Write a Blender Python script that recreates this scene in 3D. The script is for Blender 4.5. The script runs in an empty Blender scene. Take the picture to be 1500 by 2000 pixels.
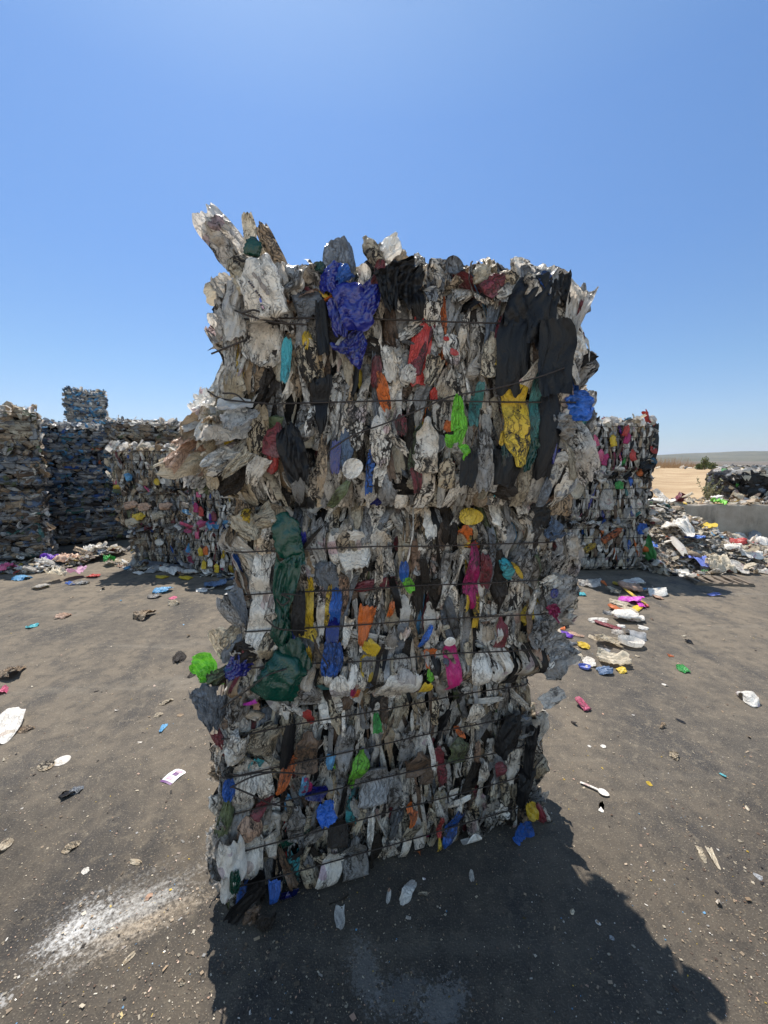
import bpy, math, random
import numpy as np
from mathutils import Vector, Matrix

SEED = 7
rng = np.random.default_rng(SEED)
R = math.radians
scene = bpy.context.scene
COL = scene.collection

# ------------------------------------------------------------------ camera
CAM_H, FPX, PITCH = 1.60, 800.0, math.atan(100 / 800.0)
cam_d = bpy.data.cameras.new("camera")
cam_d.sensor_width = 36.0
cam_d.sensor_fit = 'AUTO'
cam_d.lens = 36.0 * FPX / 2000.0
cam_d.clip_start, cam_d.clip_end = 0.05, 20000
cam = bpy.data.objects.new("camera", cam_d)
COL.objects.link(cam)
cam.location = (0, 0, CAM_H)
cam.rotation_euler = (math.pi / 2 - PITCH, 0, 0)
scene.camera = cam
CT, ST = math.cos(PITCH), math.sin(PITCH)


def ray(px, py):
    a, b = (px - 750) / FPX, -(py - 1000) / FPX
    return np.array([a, CT + b * ST, -ST + b * CT])      # unit depth along the view axis


def on_z(px, py, z=0.0):
    d = ray(px, py)
    t = (z - CAM_H) / d[2]
    return np.array([d[0] * t, d[1] * t, z]), t


def on_y(px, py, Y):
    d = ray(px, py)
    t = Y / d[1]
    return np.array([d[0] * t, Y, CAM_H + d[2] * t]), t


# ------------------------------------------------------------------ light
SUN_EL, SUN_AZ = R(62), R(-20)           # azimuth from +Y towards +X
sd = Vector((math.sin(SUN_AZ) * math.cos(SUN_EL), math.cos(SUN_AZ) * math.cos(SUN_EL), math.sin(SUN_EL)))
sun_d = bpy.data.lights.new("sun", 'SUN')
sun_d.energy = 2.35
sun_d.angle = R(0.53)
sun_d.color = (1.0, 0.955, 0.88)
sun = bpy.data.objects.new("sun", sun_d)
COL.objects.link(sun)
sun.rotation_euler = (-sd).to_track_quat('-Z', 'Y').to_euler()
sun.location = (0, 0, 30)
world = bpy.data.worlds.new("World")
scene.world = world
world.use_nodes = True
wn = world.node_tree
wn.nodes.clear()
sky = wn.nodes.new('ShaderNodeTexSky')
sky.sky_type = 'NISHITA'
sky.sun_disc = False
sky.sun_elevation = SUN_EL
sky.sun_rotation = SUN_AZ
sky.altitude = 1200
sky.air_density = 1.0
sky.dust_density = 0.6
sky.ozone_density = 2.2
bg = wn.nodes.new('ShaderNodeBackground')
bg.inputs[1].default_value = 0.15
wo = wn.nodes.new('ShaderNodeOutputWorld')
tc = wn.nodes.new('ShaderNodeTexCoord')
sx = wn.nodes.new('ShaderNodeSeparateXYZ')
wn.links.new(tc.outputs['Generated'], sx.inputs[0])
cr = wn.nodes.new('ShaderNodeValToRGB')              # dry dusty air: dimmer, greyer towards the horizon
STOPS = ((0.0, (.20, .21, .24)), (.05, (.205, .222, .256)), (.10, (.231, .247, .275)), (.19, (.228, .271, .297)), (.40, (.235, .302, .358)), (.59, (.264, .338, .396)), (.69, (.331, .392, .416)), (.85, (.29, .33, .35)), (1.0, (.22, .25, .27)))
while len(cr.color_ramp.elements) > 1:
    cr.color_ramp.elements.remove(cr.color_ramp.elements[-1])
for k_, (p_, c_) in enumerate(STOPS):
    e_ = cr.color_ramp.elements[0] if k_ == 0 else cr.color_ramp.elements.new(p_)
    e_.position = p_
    e_.color = c_ + (1,)
wn.links.new(sx.outputs[2], cr.inputs[0])
sm_ = wn.nodes.new('ShaderNodeMix')
sm_.data_type = 'RGBA'
sm_.blend_type = 'MULTIPLY'
sm_.inputs[0].default_value = 1
wn.links.new(sky.outputs[0], sm_.inputs[6])
wn.links.new(cr.outputs[0], sm_.inputs[7])
mr_ = wn.nodes.new('ShaderNodeMapRange')            # sky behind the camera brightened and warmed, added as front fill
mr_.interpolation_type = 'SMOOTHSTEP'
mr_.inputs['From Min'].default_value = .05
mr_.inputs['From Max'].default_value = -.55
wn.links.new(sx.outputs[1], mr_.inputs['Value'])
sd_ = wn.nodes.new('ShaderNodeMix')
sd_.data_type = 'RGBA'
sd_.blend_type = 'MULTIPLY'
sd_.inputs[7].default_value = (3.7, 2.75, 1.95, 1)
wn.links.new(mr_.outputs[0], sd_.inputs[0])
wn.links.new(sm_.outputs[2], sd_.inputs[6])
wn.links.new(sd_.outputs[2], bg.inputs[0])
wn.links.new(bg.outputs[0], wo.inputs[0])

scene.view_settings.view_transform = 'Standard'
scene.view_settings.look = 'None'
scene.view_settings.gamma = 1
scene.view_settings.exposure = 1.56
scene.render.engine = 'CYCLES'
scene.cycles.use_denoising = True
scene.cycles.max_bounces = 7
scene.cycles.transparent_max_bounces = 6
scene.cycles.volume_bounces = 0
scene.cycles.sample_clamp_indirect = 6.0
scene.cycles.volume_step_rate = 10
scene.cycles.volume_max_steps = 64


# ------------------------------------------------------------------ node helpers
class NT:
    def __init__(self, name):
        self.m = bpy.data.materials.new(name)
        self.m.use_nodes = True
        self.t = self.m.node_tree
        self.t.nodes.clear()

    def n(self, typ, **kw):
        nd = self.t.nodes.new(typ)
        for k, v in kw.items():
            if k.startswith('_'):
                setattr(nd, k[1:], v)
        return nd

    def set(self, sock, val):
        if isinstance(val, bpy.types.NodeSocket):
            self.t.links.new(val, sock)
        else:
            sock.default_value = val

    def math(self, op, a, b=0.0, c=0.0, clamp=False):
        nd = self.t.nodes.new('ShaderNodeMath')
        nd.operation = op
        nd.use_clamp = clamp
        for i, v in enumerate((a, b, c)):
            self.set(nd.inputs[i], v)
        return nd.outputs[0]

    def noise(self, vec, scale, detail=4, rough=0.55, dist=0.0, out=0):
        nd = self.t.nodes.new('ShaderNodeTexNoise')
        self.set(nd.inputs['Vector'], vec)
        nd.inputs['Scale'].default_value = scale
        nd.inputs['Detail'].default_value = detail
        nd.inputs['Roughness'].default_value = rough
        nd.inputs['Distortion'].default_value = dist
        return nd.outputs[out]

    def voro(self, vec, scale, feature='F1', out='Distance', rnd=1.0):
        nd = self.t.nodes.new('ShaderNodeTexVoronoi')
        nd.feature = feature
        self.set(nd.inputs['Vector'], vec)
        nd.inputs['Scale'].default_value = scale
        nd.inputs['Randomness'].default_value = rnd
        return nd.outputs[out]

    def ramp(self, v, lo, hi, a=0.0, b=1.0):
        nd = self.t.nodes.new('ShaderNodeMapRange')
        nd.interpolation_type = 'SMOOTHSTEP'
        self.set(nd.inputs['Value'], v)
        nd.inputs['From Min'].default_value = lo
        nd.inputs['From Max'].default_value = hi
        self.set(nd.inputs['To Min'], a)
        self.set(nd.inputs['To Max'], b)
        return nd.outputs[0]

    def mix(self, f, a, b, blend='MIX'):
        nd = self.t.nodes.new('ShaderNodeMix')
        nd.data_type = 'RGBA'
        nd.blend_type = blend
        self.set(nd.inputs[0], f)
        for i, v in ((6, a), (7, b)):
            if isinstance(v, tuple) and len(v) == 3:
                v = v + (1,)
            self.set(nd.inputs[i], v)
        return nd.outputs[2]

    def mapping(self, vec, scale=(1, 1, 1), rot=(0, 0, 0), loc=(0, 0, 0)):
        nd = self.t.nodes.new('ShaderNodeMapping')
        self.set(nd.inputs['Vector'], vec)
        nd.inputs['Scale'].default_value = scale
        nd.inputs['Rotation'].default_value = rot
        nd.inputs['Location'].default_value = loc
        return nd.outputs[0]

    def vadd(self, a, b, op='ADD', scale=None):
        nd = self.t.nodes.new('ShaderNodeVectorMath')
        nd.operation = op
        self.set(nd.inputs[0], a)
        if op == 'SCALE':
            nd.inputs['Scale'].default_value = scale
        else:
            self.set(nd.inputs[1], b)
        return nd.outputs[0]

    def bump(self, h, strength, dist):
        nd = self.t.nodes.new('ShaderNodeBump')
        nd.inputs['Strength'].default_value = strength
        nd.inputs['Distance'].default_value = dist
        self.set(nd.inputs['Height'], h)
        return nd.outputs[0]

    def attr(self, name, out='Fac'):
        nd = self.t.nodes.new('ShaderNodeAttribute')
        nd.attribute_name = name
        return nd.outputs[out]

    def bsdf(self, color, rough, normal=None, spec=0.4, metal=0.0):
        nd = self.t.nodes.new('ShaderNodeBsdfPrincipled')
        self.set(nd.inputs['Base Color'], color if not (isinstance(color, tuple) and len(color) == 3) else color + (1,))
        self.set(nd.inputs['Roughness'], rough)
        nd.inputs['Specular IOR Level'].default_value = spec
        nd.inputs['Metallic'].default_value = metal
        if normal is not None:
            self.set(nd.inputs['Normal'], normal)
        return nd.outputs[0]

    def out(self, sh):
        o = self.t.nodes.new('ShaderNodeOutputMaterial')
        self.t.links.new(sh, o.inputs[0])
        return self.m

    def pos(self):
        return self.t.nodes.new('ShaderNodeNewGeometry').outputs['Position']


def plastic(name, rgb, rough=0.42, transl=0.0, vein=1.0, spec=0.4, bmp=.9, label=False, deep=False):
    """Crushed, grimy plastic: dirt lodged in the creases, stains and specks."""
    t = NT(name)
    uvn = t.n('ShaderNodeUVMap')
    uvn.uv_map = 'uv'
    uv = uvn.outputs[0]
    rnd, dirt = t.attr('rnd'), t.attr('dirt')
    wob = t.noise(uv, 22, 3, 0.6, out=1)
    uvd = t.vadd(uv, t.vadd(wob, None, 'SCALE', 0.05))
    blot = t.noise(t.mapping(uvd, (1, .26, 1)), 58, 5, 0.66)
    area = t.noise(uv, 8, 2, 0.5)
    veins = t.voro(t.mapping(uvd, (1, .17, 1)), 72, 'DISTANCE_TO_EDGE')
    vm = t.ramp(veins, 0.0, 0.16, 1.0, 0.0)
    vm = t.math('MULTIPLY', vm, t.ramp(area, .36, .56))
    sp = t.ramp(t.noise(uv, 150, 2, 0.5), .59, .67)
    dm = t.math('MULTIPLY', t.math('MULTIPLY', t.ramp(blot, .51, .60), .92), t.ramp(area, .33, .60, .25, 1))
    dm = t.math('ADD', dm, t.math('MULTIPLY', vm, .95 * vein))
    dm = t.math('ADD', dm, t.math('MULTIPLY', sp, .5))
    dm = t.math('MULTIPLY', dm, dirt, clamp=True)
    val = t.math('ADD', t.math('MULTIPLY', rnd, .5), .6)
    vv = t.n('ShaderNodeCombineXYZ')
    for i in range(3):
        t.set(vv.inputs[i], val)
    if label:                                  # remains of printed labels
        lm = t.ramp(t.noise(uv, 9, 1, .4), .665, .672)
        lc = t.noise(uv, 3, 1, .5, out=1)
        rgb = t.mix(t.math('MULTIPLY', lm, .5), rgb, t.mix(1.0, lc, (.8, .45, .5), 'MULTIPLY'))
    elif max(rgb) > .13 and not deep:          # sun-bleached, scuffed colour
        rgb = t.mix(t.ramp(t.noise(t.mapping(uv, (1, .4, 1)), 26, 4, .65), .5, .72, 0, .45), rgb, tuple(min(1, .5 * c + .16) for c in rgb))
    base = t.mix(1.0, rgb, vv.outputs[0], 'MULTIPLY')
    stain = t.math('MULTIPLY', t.ramp(t.noise(uv, 11, 4, .6), .36, .64, .10, .85), dirt, clamp=True)
    base = t.mix(stain, base, t.mix(1.0, base, (.70, .56, .41), 'MULTIPLY'))
    colr = t.mix(dm, base, (.024, .018, .013))
    wr = t.noise(t.mapping(uvd, (78, 8, 1)), 1.0, 3, .55)
    rid = t.math('ABSOLUTE', t.math('SUBTRACT', wr, .5))
    fine = t.noise(t.mapping(uvd, (150, 30, 1)), 1.0, 2, .5)
    h = t.math('ADD', t.math('MULTIPLY', rid, -2.2), t.math('MULTIPLY', fine, .22))
    h = t.math('ADD', h, t.math('MULTIPLY', vm, -.25))
    nrm = t.bump(h, bmp, .011)
    sh = t.bsdf(colr, t.math('ADD', rough - .06, t.math('MULTIPLY', dm, .4)), nrm, spec)
    if transl > 0:
        tb = t.n('ShaderNodeBsdfTranslucent')
        t.set(tb.inputs[0], colr)
        t.set(tb.inputs[1], nrm)
        mx = t.n('ShaderNodeMixShader')
        mx.inputs[0].default_value = transl
        t.t.links.new(sh, mx.inputs[1])
        t.t.links.new(tb.outputs[0], mx.inputs[2])
        sh = mx.outputs[0]
    return t.out(sh)


PAL = {
    'white': ((.86, .81, .73), .36, .22), 'milky': ((.80, .76, .70), .32, .48), 'cream': ((.70, .61, .46), .40, .32),
    'grey': ((.36, .36, .36), .38, .18), 'slate': ((.17, .19, .22), .36, .10), 'tan': ((.42, .31, .20), .5, .15),
    'brown': ((.15, .095, .06), .5, .06), 'dark': ((.030, .024, .020), .5, 0), 'black': ((.008, .008, .009), .46, 0),
    'blue': ((.03, .13, .50), .33, .10), 'navy': ((.010, .015, .17), .18, .06), 'sky': ((.12, .36, .62), .4, .14),
    'denim': ((.10, .16, .27), .45, .08), 'cyan': ((.06, .40, .46), .4, .12), 'teal': ((.05, .20, .19), .35, .10),
    'green': ((.002, .040, .026), .20, .06), 'moss': ((.12, .15, .07), .45, .08), 'lime': ((.20, .62, .045), .38, .18),
    'leaf': ((.03, .30, .05), .35, .1), 'yellow': ((.72, .49, .035), .4, .10), 'orange': ((.72, .17, .03), .42, .12),
    'red': ((.50, .045, .035), .42, .06), 'maroon': ((.16, .02, .028), .42, .06), 'pink': ((.66, .12, .24), .42, .12),
    'magenta': ((.42, .015, .13), .4, .08), 'purple': ((.14, .035, .40), .4, .1), 'violet': ((.60, .06, .52), .4, .12),
    'peach': ((.62, .40, .28), .45, .2), 'rose': ((.66, .36, .50), .42, .2), 'periwinkle': ((.20, .26, .70), .4, .1),
}
MAT = {k: plastic("plastic_" + k, c, r, tr, vein=(.25 if k in ('green', 'navy', 'black') else 1.0),
                  spec=(.7 if k == 'navy' else .5 if k == 'green' else .22 if k in ('black', 'dark') else .45), bmp=(.35 if k in ('green', 'navy', 'black') else .8), label=k in ('white', 'milky'), deep=k in ('green', 'navy', 'blue', 'black', 'dark')) for k, (c, r, tr) in PAL.items()}
MNAMES = list(MAT)
MIDX = {k: i for i, k in enumerate(MNAMES)}


def wire_mat():
    t = NT("rusty_wire")
    return t.out(t.bsdf(t.mix(t.noise(t.pos(), 60, 3), (.012, .011, .011), (.05, .032, .022)), .5, None, .5, .3))


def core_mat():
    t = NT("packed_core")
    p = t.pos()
    c = t.mix(t.ramp(t.noise(p, 22, 5, .65), .45, .7), (.006, .005, .0045), (.035, .028, .021))  # near-black colour stands in for shade in the gaps between scraps
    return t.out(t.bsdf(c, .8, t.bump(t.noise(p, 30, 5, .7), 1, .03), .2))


WIRE, CORE = wire_mat(), core_mat()


# ------------------------------------------------------------------ mesh helpers
def mesh_from(name, V, F, uv=None, rnd=None, dirt=None, midx=None, mats=(), smooth=True):
    me = bpy.data.meshes.new(name)
    V = np.asarray(V, dtype=np.float32)
    F = np.asarray(F, dtype=np.int32)
    me.vertices.add(len(V))
    me.vertices.foreach_set('co', V.ravel())
    k = F.shape[1]
    me.loops.add(F.size)
    me.loops.foreach_set('vertex_index', F.ravel())
    me.polygons.add(len(F))
    me.polygons.foreach_set('loop_start', np.arange(0, F.size, k, dtype=np.int32))
    for m in mats:
        me.materials.append(m)
    if midx is not None:
        me.polygons.foreach_set('material_index', np.asarray(midx, dtype=np.int32))
    me.polygons.foreach_set('use_smooth', np.full(len(F), smooth))
    if uv is not None:
        l = me.uv_layers.new(name='uv')
        l.data.foreach_set('uv', np.asarray(uv, dtype=np.float32)[F.ravel()].ravel())
    for nm, a in (('rnd', rnd), ('dirt', dirt)):
        if a is not None:
            at = me.attributes.new(nm, 'FLOAT', 'POINT')
            at.data.foreach_set('value', np.asarray(a, dtype=np.float32))
    me.update(calc_edges=True)
    me.validate()
    return me


def link(name, me, parent=None, loc=None, rotz=None):
    o = bpy.data.objects.new(name, me)
    COL.objects.link(o)
    if parent is not None:
        o.parent = parent
    if loc is not None:
        o.location = loc
    if rotz is not None:
        o.rotation_euler = (0, 0, rotz)
    return o


def tag(o, label=None, cat=None, group=None, kind=None):
    for k, v in (('label', label), ('category', cat), ('group', group), ('kind', kind)):
        if v:
            o[k] = v
    return o


def grid_faces(nu, nv, closed=False):
    iu = np.arange(nu if closed else nu - 1)
    iv = np.arange(nv - 1)
    a = (iv[:, None] * nu + iu[None, :]).ravel()
    b = (iv[:, None] * nu + (iu[None, :] + 1) % nu).ravel()
    return np.stack([a, b, b + nu, a + nu], 1)


def tri(x):
    return 2 * np.abs(2 * (x - np.floor(x + .5))) - 1


def crumple(u, v, amp, g, n=5, vb=.7, k0=1.0, k1=3.6):
    """Sharp-creased folds: a sum of warped triangle waves; most creases run along v."""
    y = np.zeros_like(u)
    for i in range(n):
        th = g.normal(0, .22) if g.random() < vb else g.uniform(0, math.pi)
        k = g.uniform(k0, k1) * (1 + .3 * i)
        w = .12 * np.sin(6.28 * (g.uniform(.4, 1.2) * v + g.random())) + .08 * np.sin(6.28 * (g.uniform(.4, 1.2) * u + g.random()))
        y += amp * (.66 ** i) * tri((math.cos(th) * u + math.sin(th) * v + w) * k + g.random()) * g.uniform(.5, 1)
    return y


def smooth_noise(x, g, n=4, f=1.5):
    return sum(g.uniform(.3, 1) / (i + 1) * np.sin(6.28 * (f * (i + 1) * x * g.uniform(.7, 1.3) + g.random())) for i in range(n)) / 1.8


class Piece:
    __slots__ = ('V', 'F', 'uv', 'mat', 'rnd', 'dirt', 'size', 'kind')

    def __init__(s, V, F, uv, kind, size):
        s.V, s.F, s.uv, s.kind, s.size = V, F, uv, kind, size
        s.mat, s.rnd, s.dirt = 'white', .5, 1.0


def make_piece(kind, w, h, g, lod=1.0):
    """local frame: x width, z length, -y towards the outside"""
    if kind in ('bottle', 'jug'):
        nu, nv = (24, 21) if lod >= 1 else (8, 8)
        th = np.linspace(0, 2 * math.pi, nu, endpoint=False)
        v = np.linspace(0, 1, nv)
        v = np.sort(np.concatenate([[0, .02], np.linspace(.05, .95, nv - 4), [.98, 1]]))
        prof = np.ones_like(v)
        sh0 = g.uniform(.62, .8)
        nk = g.uniform(.28, .5) if kind == 'bottle' else .75
        s = np.clip((v - sh0) / (.92 - sh0), 0, 1)
        prof *= 1 - (1 - nk) * (s * s * (3 - 2 * s))
        prof *= 1 + .05 * np.sin(v * g.uniform(18, 40)) * (v < sh0)
        prof[0] = .02
        prof[1] = .72
        prof[-1] = .02
        prof[-2] = nk * .9
        prof *= 1 + .09 * smooth_noise(v, g, 2, .9)
        thick = g.uniform(.10, .22) * w
        TH, VV = np.meshgrid(th, v)
        P = prof[:, None]
        x = np.cos(TH) * P * w * .5
        y = np.sin(TH) * np.minimum(P, 1) * thick
        z = (VV - .5) * h
        u2 = x / w
        y = y + crumple(u2, VV, (.075 if lod >= 1 else .06) * w, g, 5, .8) + g.uniform(-.5, .5) * w * (VV - .5) ** 2 * 1.2
        x = x + .10 * w * smooth_noise(VV, g, 2, .7) + crumple(u2, VV, .02 * w, g, 2, .3)
        z = z + crumple(u2, VV, .018 * h, g, 2, .2)
        V = np.stack([x, y, z], -1).reshape(-1, 3)
        uv = np.stack([(TH / 6.283 * w * 2.0), VV * h], -1).reshape(-1, 2)
        F = grid_faces(nu, nv, True)
    elif kind in ('disc', 'lid', 'bowl'):
        nt, nr = (22, 6) if lod >= 1 else (12, 5)
        r = np.array([.02, .3, .6, .86, .93, 1.0])[:nr] if nr == 6 else np.array([.02, .4, .8, .93, 1.0])
        dep = np.array([0, 0, 0, -.03, -.10, -.02] if nr == 6 else [0, 0, -.02, -.09, -.02])
        if kind == 'bowl':
            dep = np.linspace(0, 1, nr) ** 2 * -.42
        th = np.linspace(0, 2 * math.pi, nt, endpoint=False)
        RR, TH = r[:, None], th[None, :]
        wob = 1 + .05 * np.sin(2 * TH + g.random() * 6) + .03 * np.sin(3 * TH + g.random() * 6)
        x = np.cos(TH) * RR * wob * w * .5
        z = np.sin(TH) * RR * wob * h * .5
        y = dep[:, None] * w + crumple(x / w, z / h, .022 * w, g, 3, .5, .6, 2)
        V = np.stack([x, y + 0 * x, z], -1).reshape(-1, 3)
        uv = np.stack([x, z], -1).reshape(-1, 2)
        F = grid_faces(nt, nr, True)
    else:
        res = {'panel': (15, 19), 'strip': (7, 20), 'ribbed': (33, 9), 'film': (20, 24), 'bag': (23, 27), 'net': (23, 27)}.get(kind, (17, 23))
        nu, nv = res if lod >= 1 else ((5, 8) if kind != 'film' else (7, 8))
        u = np.linspace(-.5, .5, nu)
        v = np.linspace(-.5, .5, nv)
        U, VV = np.meshgrid(u, v)
        p = g.random()
        if kind == 'panel':
            prof = 1 - .22 * np.abs(2 * v) ** 3 + .08 * smooth_noise(v, g, 2, .8)
        elif kind == 'ribbed':
            prof = 1 - .10 * np.abs(2 * v) ** 4
        elif kind == 'strip':
            prof = 1 - .45 * np.abs(2 * v) ** 3 + .15 * smooth_noise(v, g)
        elif kind in ('bag', 'film', 'net') and p < .55:
            prof = (.32 + .68 * np.clip(v + .5, 0, 1) ** .7) if g.random() < .5 else (.32 + .68 * np.clip(.5 - v, 0, 1) ** .7)
            prof = prof * (1 + .14 * smooth_noise(v, g, 3, .9))
        elif p < .4:
            prof = np.sqrt(np.clip(1.02 - (2 * v) ** 2, .03, 1)) ** .7
        else:
            prof = 1 - g.uniform(.2, .55) * np.abs(2 * v) ** g.uniform(2, 5) + .10 * smooth_noise(v, g, 2, .8)
        prof = np.clip(prof, .06, 1.3)
        amp = {'panel': .05, 'strip': .07, 'ribbed': .01, 'film': .09, 'bag': .085, 'net': .05}.get(kind, .075) * w
        ragged = {'panel': .05, 'ribbed': .01, 'strip': .05}.get(kind, .06)
        x = U * w * prof[:, None] + .12 * w * smooth_noise(VV, g, 2, .6) * (kind != 'ribbed')
        z = VV * h + (np.abs(VV) > .4) * h * ragged * smooth_noise(U, g, 3, 1.3) * 1.6
        y = (g.uniform(.5, 2.3) if g.random() < .7 else g.uniform(-1.4, .3)) * w * U ** 2 * (.5 if kind in ('panel', 'bag') else 1) + g.uniform(-.2, .3) * h * VV ** 2
        y = y + crumple(U, VV, amp, g, 5 if lod >= 1 else 3, .86)
        if kind == 'ribbed':
            y = y + .035 * w * np.sin(U * 2 * math.pi * 6.5)
        if kind in ('bag', 'film'):
            y = y + crumple(U, VV, amp * .5, g, 4, .7, 2.5, 6)
            x = x + crumple(U, VV, amp * .25, g, 2, .5, 1, 3)
            z = z + crumple(U, VV, amp * .25, g, 2, .5, 1, 3)
        if kind == 'net':
            y = y + g.normal(0, .02 * w, U.shape) + crumple(U, VV, amp, g, 4, .5, 2, 5)
        V = np.stack([x, y, z], -1).reshape(-1, 3)
        uv = np.stack([U * w, VV * h], -1).reshape(-1, 2)
        F = grid_faces(nu, nv)
    pc = Piece(V, F, uv + g.uniform(0, 40, 2), kind, w * h)
    pc.rnd = g.random()
    return pc


def rot_mat(yaw=0, pitch=0, roll=0):
    return np.array(Matrix.Rotation(yaw, 3, 'Z') @ Matrix.Rotation(pitch, 3, 'X') @ Matrix.Rotation(roll, 3, 'Y'))


def merge(name, pieces, smooth=True):
    if not pieces:
        return None
    used = sorted({p.mat for p in pieces}, key=MNAMES.index)
    im = {k: i for i, k in enumerate(used)}
    off, Vs, Fs = 0, [], []
    for p in pieces:
        Vs.append(p.V)
        Fs.append(p.F + off)
        off += len(p.V)
    return mesh_from(name, np.concatenate(Vs), np.concatenate(Fs), np.concatenate([p.uv for p in pieces]),
                     np.concatenate([np.full(len(p.V), p.rnd) for p in pieces]),
                     np.concatenate([np.full(len(p.V), p.dirt) for p in pieces]),
                     np.concatenate([np.full(len(p.F), im[p.mat]) for p in pieces]), [MAT[k] for k in used], smooth)


def tube_mesh(paths, r, closed=False, ns=6):
    """paths: list of (n,3) arrays"""
    Vs, Fs, off = [], [], 0
    for P in paths:
        P = np.asarray(P, float)
        n = len(P)
        T = (np.roll(P, -1, 0) - np.roll(P, 1, 0)) if closed else np.gradient(P, axis=0)
        T /= np.linalg.norm(T, axis=1)[:, None] + 1e-9
        up = np.where(np.abs(T[:, 2:3]) > .9, np.array([[1., 0, 0]]), np.array([[0, 0, 1.]]))
        A = np.cross(T, up)
        A /= np.linalg.norm(A, axis=1)[:, None] + 1e-9
        B = np.cross(T, A)
        th = np.linspace(0, 2 * math.pi, ns, endpoint=False)
        V = P[:, None, :] + r * (np.cos(th)[None, :, None] * A[:, None, :] + np.sin(th)[None, :, None] * B[:, None, :])
        F = grid_faces(ns, n, True)
        if closed:
            a = (n - 1) * ns + np.arange(ns)
            b = (n - 1) * ns + (np.arange(ns) + 1) % ns
            F = np.concatenate([F, np.stack([a, b, (np.arange(ns) + 1) % ns, np.arange(ns)], 1)])
        Vs.append(V.reshape(-1, 3))
        Fs.append(F + off)
        off += n * ns
    return np.concatenate(Vs), np.concatenate(Fs)


def spline(pts, n=8):
    P = [Vector(p) for p in pts]
    P = [P[0] * 2 - P[1]] + P + [P[-1] * 2 - P[-2]]
    out = []
    for i in range(1, len(P) - 2):
        for k in range(n):
            t = k / n
            a, b, c, d = P[i - 1], P[i], P[i + 1], P[i + 2]
            out.append(.5 * ((2 * b) + (c - a) * t + (2 * a - 5 * b + 4 * c - d) * t * t + (3 * b - a - 3 * c + d) * t ** 3))
    out.append(P[-2])
    return np.array([list(p) for p in out])


# ------------------------------------------------------------------ bales
ZMIN = [.004]        # how far scraps may hang below their bale


def press(V, hx, hy, H, cap, wires, wire_off, edge=.11, inset=.085, inset_top=None):
    """Press a piece against the bale's wall: what sticks out too far folds flat, and wires bite in."""
    x, y, z = V[:, 0].copy(), V[:, 1].copy(), V[:, 2].copy()
    e = np.clip(1 - z / edge, 0, 1.2) ** 2 * inset + np.clip(1 - (H - z) / edge, 0, 1.2) ** 2 * (inset if inset_top is None else inset_top)
    c = np.full_like(z, cap)
    for zw in wires:
        c = np.minimum(c, wire_off - .006 + .6 * np.maximum(0, np.abs(z - zw) - .006))
    dx, dy = np.abs(x) - (hx - e), np.abs(y) - (hy - e)

    def soft(d):
        s = .009
        return np.where(d > c - .05, c - s * np.log1p(np.exp(np.clip((c - d) / s, -30, 30))), d)
    mx = dx > dy
    x = np.where(mx | (dx > c), np.sign(x) * (hx - e + soft(dx)), x)
    y = np.where(~mx | (dy > c), np.sign(y) * (hy - e + soft(dy)), y)
    z = np.where(z > H + cap, H + cap + .25 * (z - H - cap), z)
    z = np.maximum(z, .004 + .02 * np.clip(-z, 0, .2)) if ZMIN[0] > 0 else np.where(z < ZMIN[0], ZMIN[0] + .3 * (z - ZMIN[0]), z)
    return np.stack([x, y, z], -1)


def pick(theme, g):
    ks, ws = zip(*theme)
    ws = np.array(ws, float)
    return ks[g.choice(len(ks), p=ws / ws.sum())]


def core_mesh(name, hx, hy, H, g, ins=.055):
    n = 10
    Vs, Fs = [], []
    prof = [(0, .02), (.06, 0), (.25, 0), (.5, 0), (.75, 0), (.94, 0), (1, .02)]
    ring = []
    for a in np.linspace(0, 2 * math.pi, 40, endpoint=False):
        c, s = math.cos(a), math.sin(a)
        ring.append((np.sign(c) * abs(c) ** .25, np.sign(s) * abs(s) ** .25))
    for t, i in prof:
        for (c, s) in ring:
            k = g.uniform(-.012, .012)
            Vs.append((c * (hx - ins - i + k), s * (hy - ins - i + k), .015 + t * (H - .05)))
    m = len(ring)
    F = grid_faces(m, len(prof), True)
    V = np.array(Vs)
    # caps as rings shrinking to the middle
    for base, zc in ((0, .015), ((len(prof) - 1) * m, H - .035)):
        st = len(V)
        V = np.concatenate([V, V[base:base + m] * np.array([.02, .02, 1])])
        a = base + np.arange(m)
        b = base + (np.arange(m) + 1) % m
        c = st + (np.arange(m) + 1) % m
        d = st + np.arange(m)
        F = np.concatenate([F, np.stack([a, b, c, d] if base else [b, a, d, c], 1)])
    return mesh_from(name, V, F, mats=[CORE])


def wire_path(hx, hy, z, off, g, n=30, slope=0.0):
    pts = []
    r = .05
    X, Y = hx + off, hy + off
    corners = [(X - r, Y - r, 0), (-X + r, Y - r, 90), (-X + r, -Y + r, 180), (X - r, -Y + r, 270)]
    for i, (cx, cy, a0) in enumerate(corners):
        for a in (0, 30, 60, 90):
            pts.append((cx + r * math.cos(R(a0 + a)), cy + r * math.sin(R(a0 + a))))
        nx, ny, na = corners[(i + 1) % 4]
        p0 = pts[-1]
        p1 = (nx + r * math.cos(R(na)), ny + r * math.sin(R(na)))
        for k in range(1, n // 3):
            t = k / (n // 3)
            pts.append((p0[0] + (p1[0] - p0[0]) * t, p0[1] + (p1[1] - p0[1]) * t))
    P = np.array(pts)
    zz = z + slope * P[:, 0] + .009 * smooth_noise(np.linspace(0, 1, len(P)), g, 5, 3)
    P = P * (1 + .004 * smooth_noise(np.linspace(0, 1, len(P)), g, 4, 4))[:, None]
    return np.column_stack([P, zz])


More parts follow.
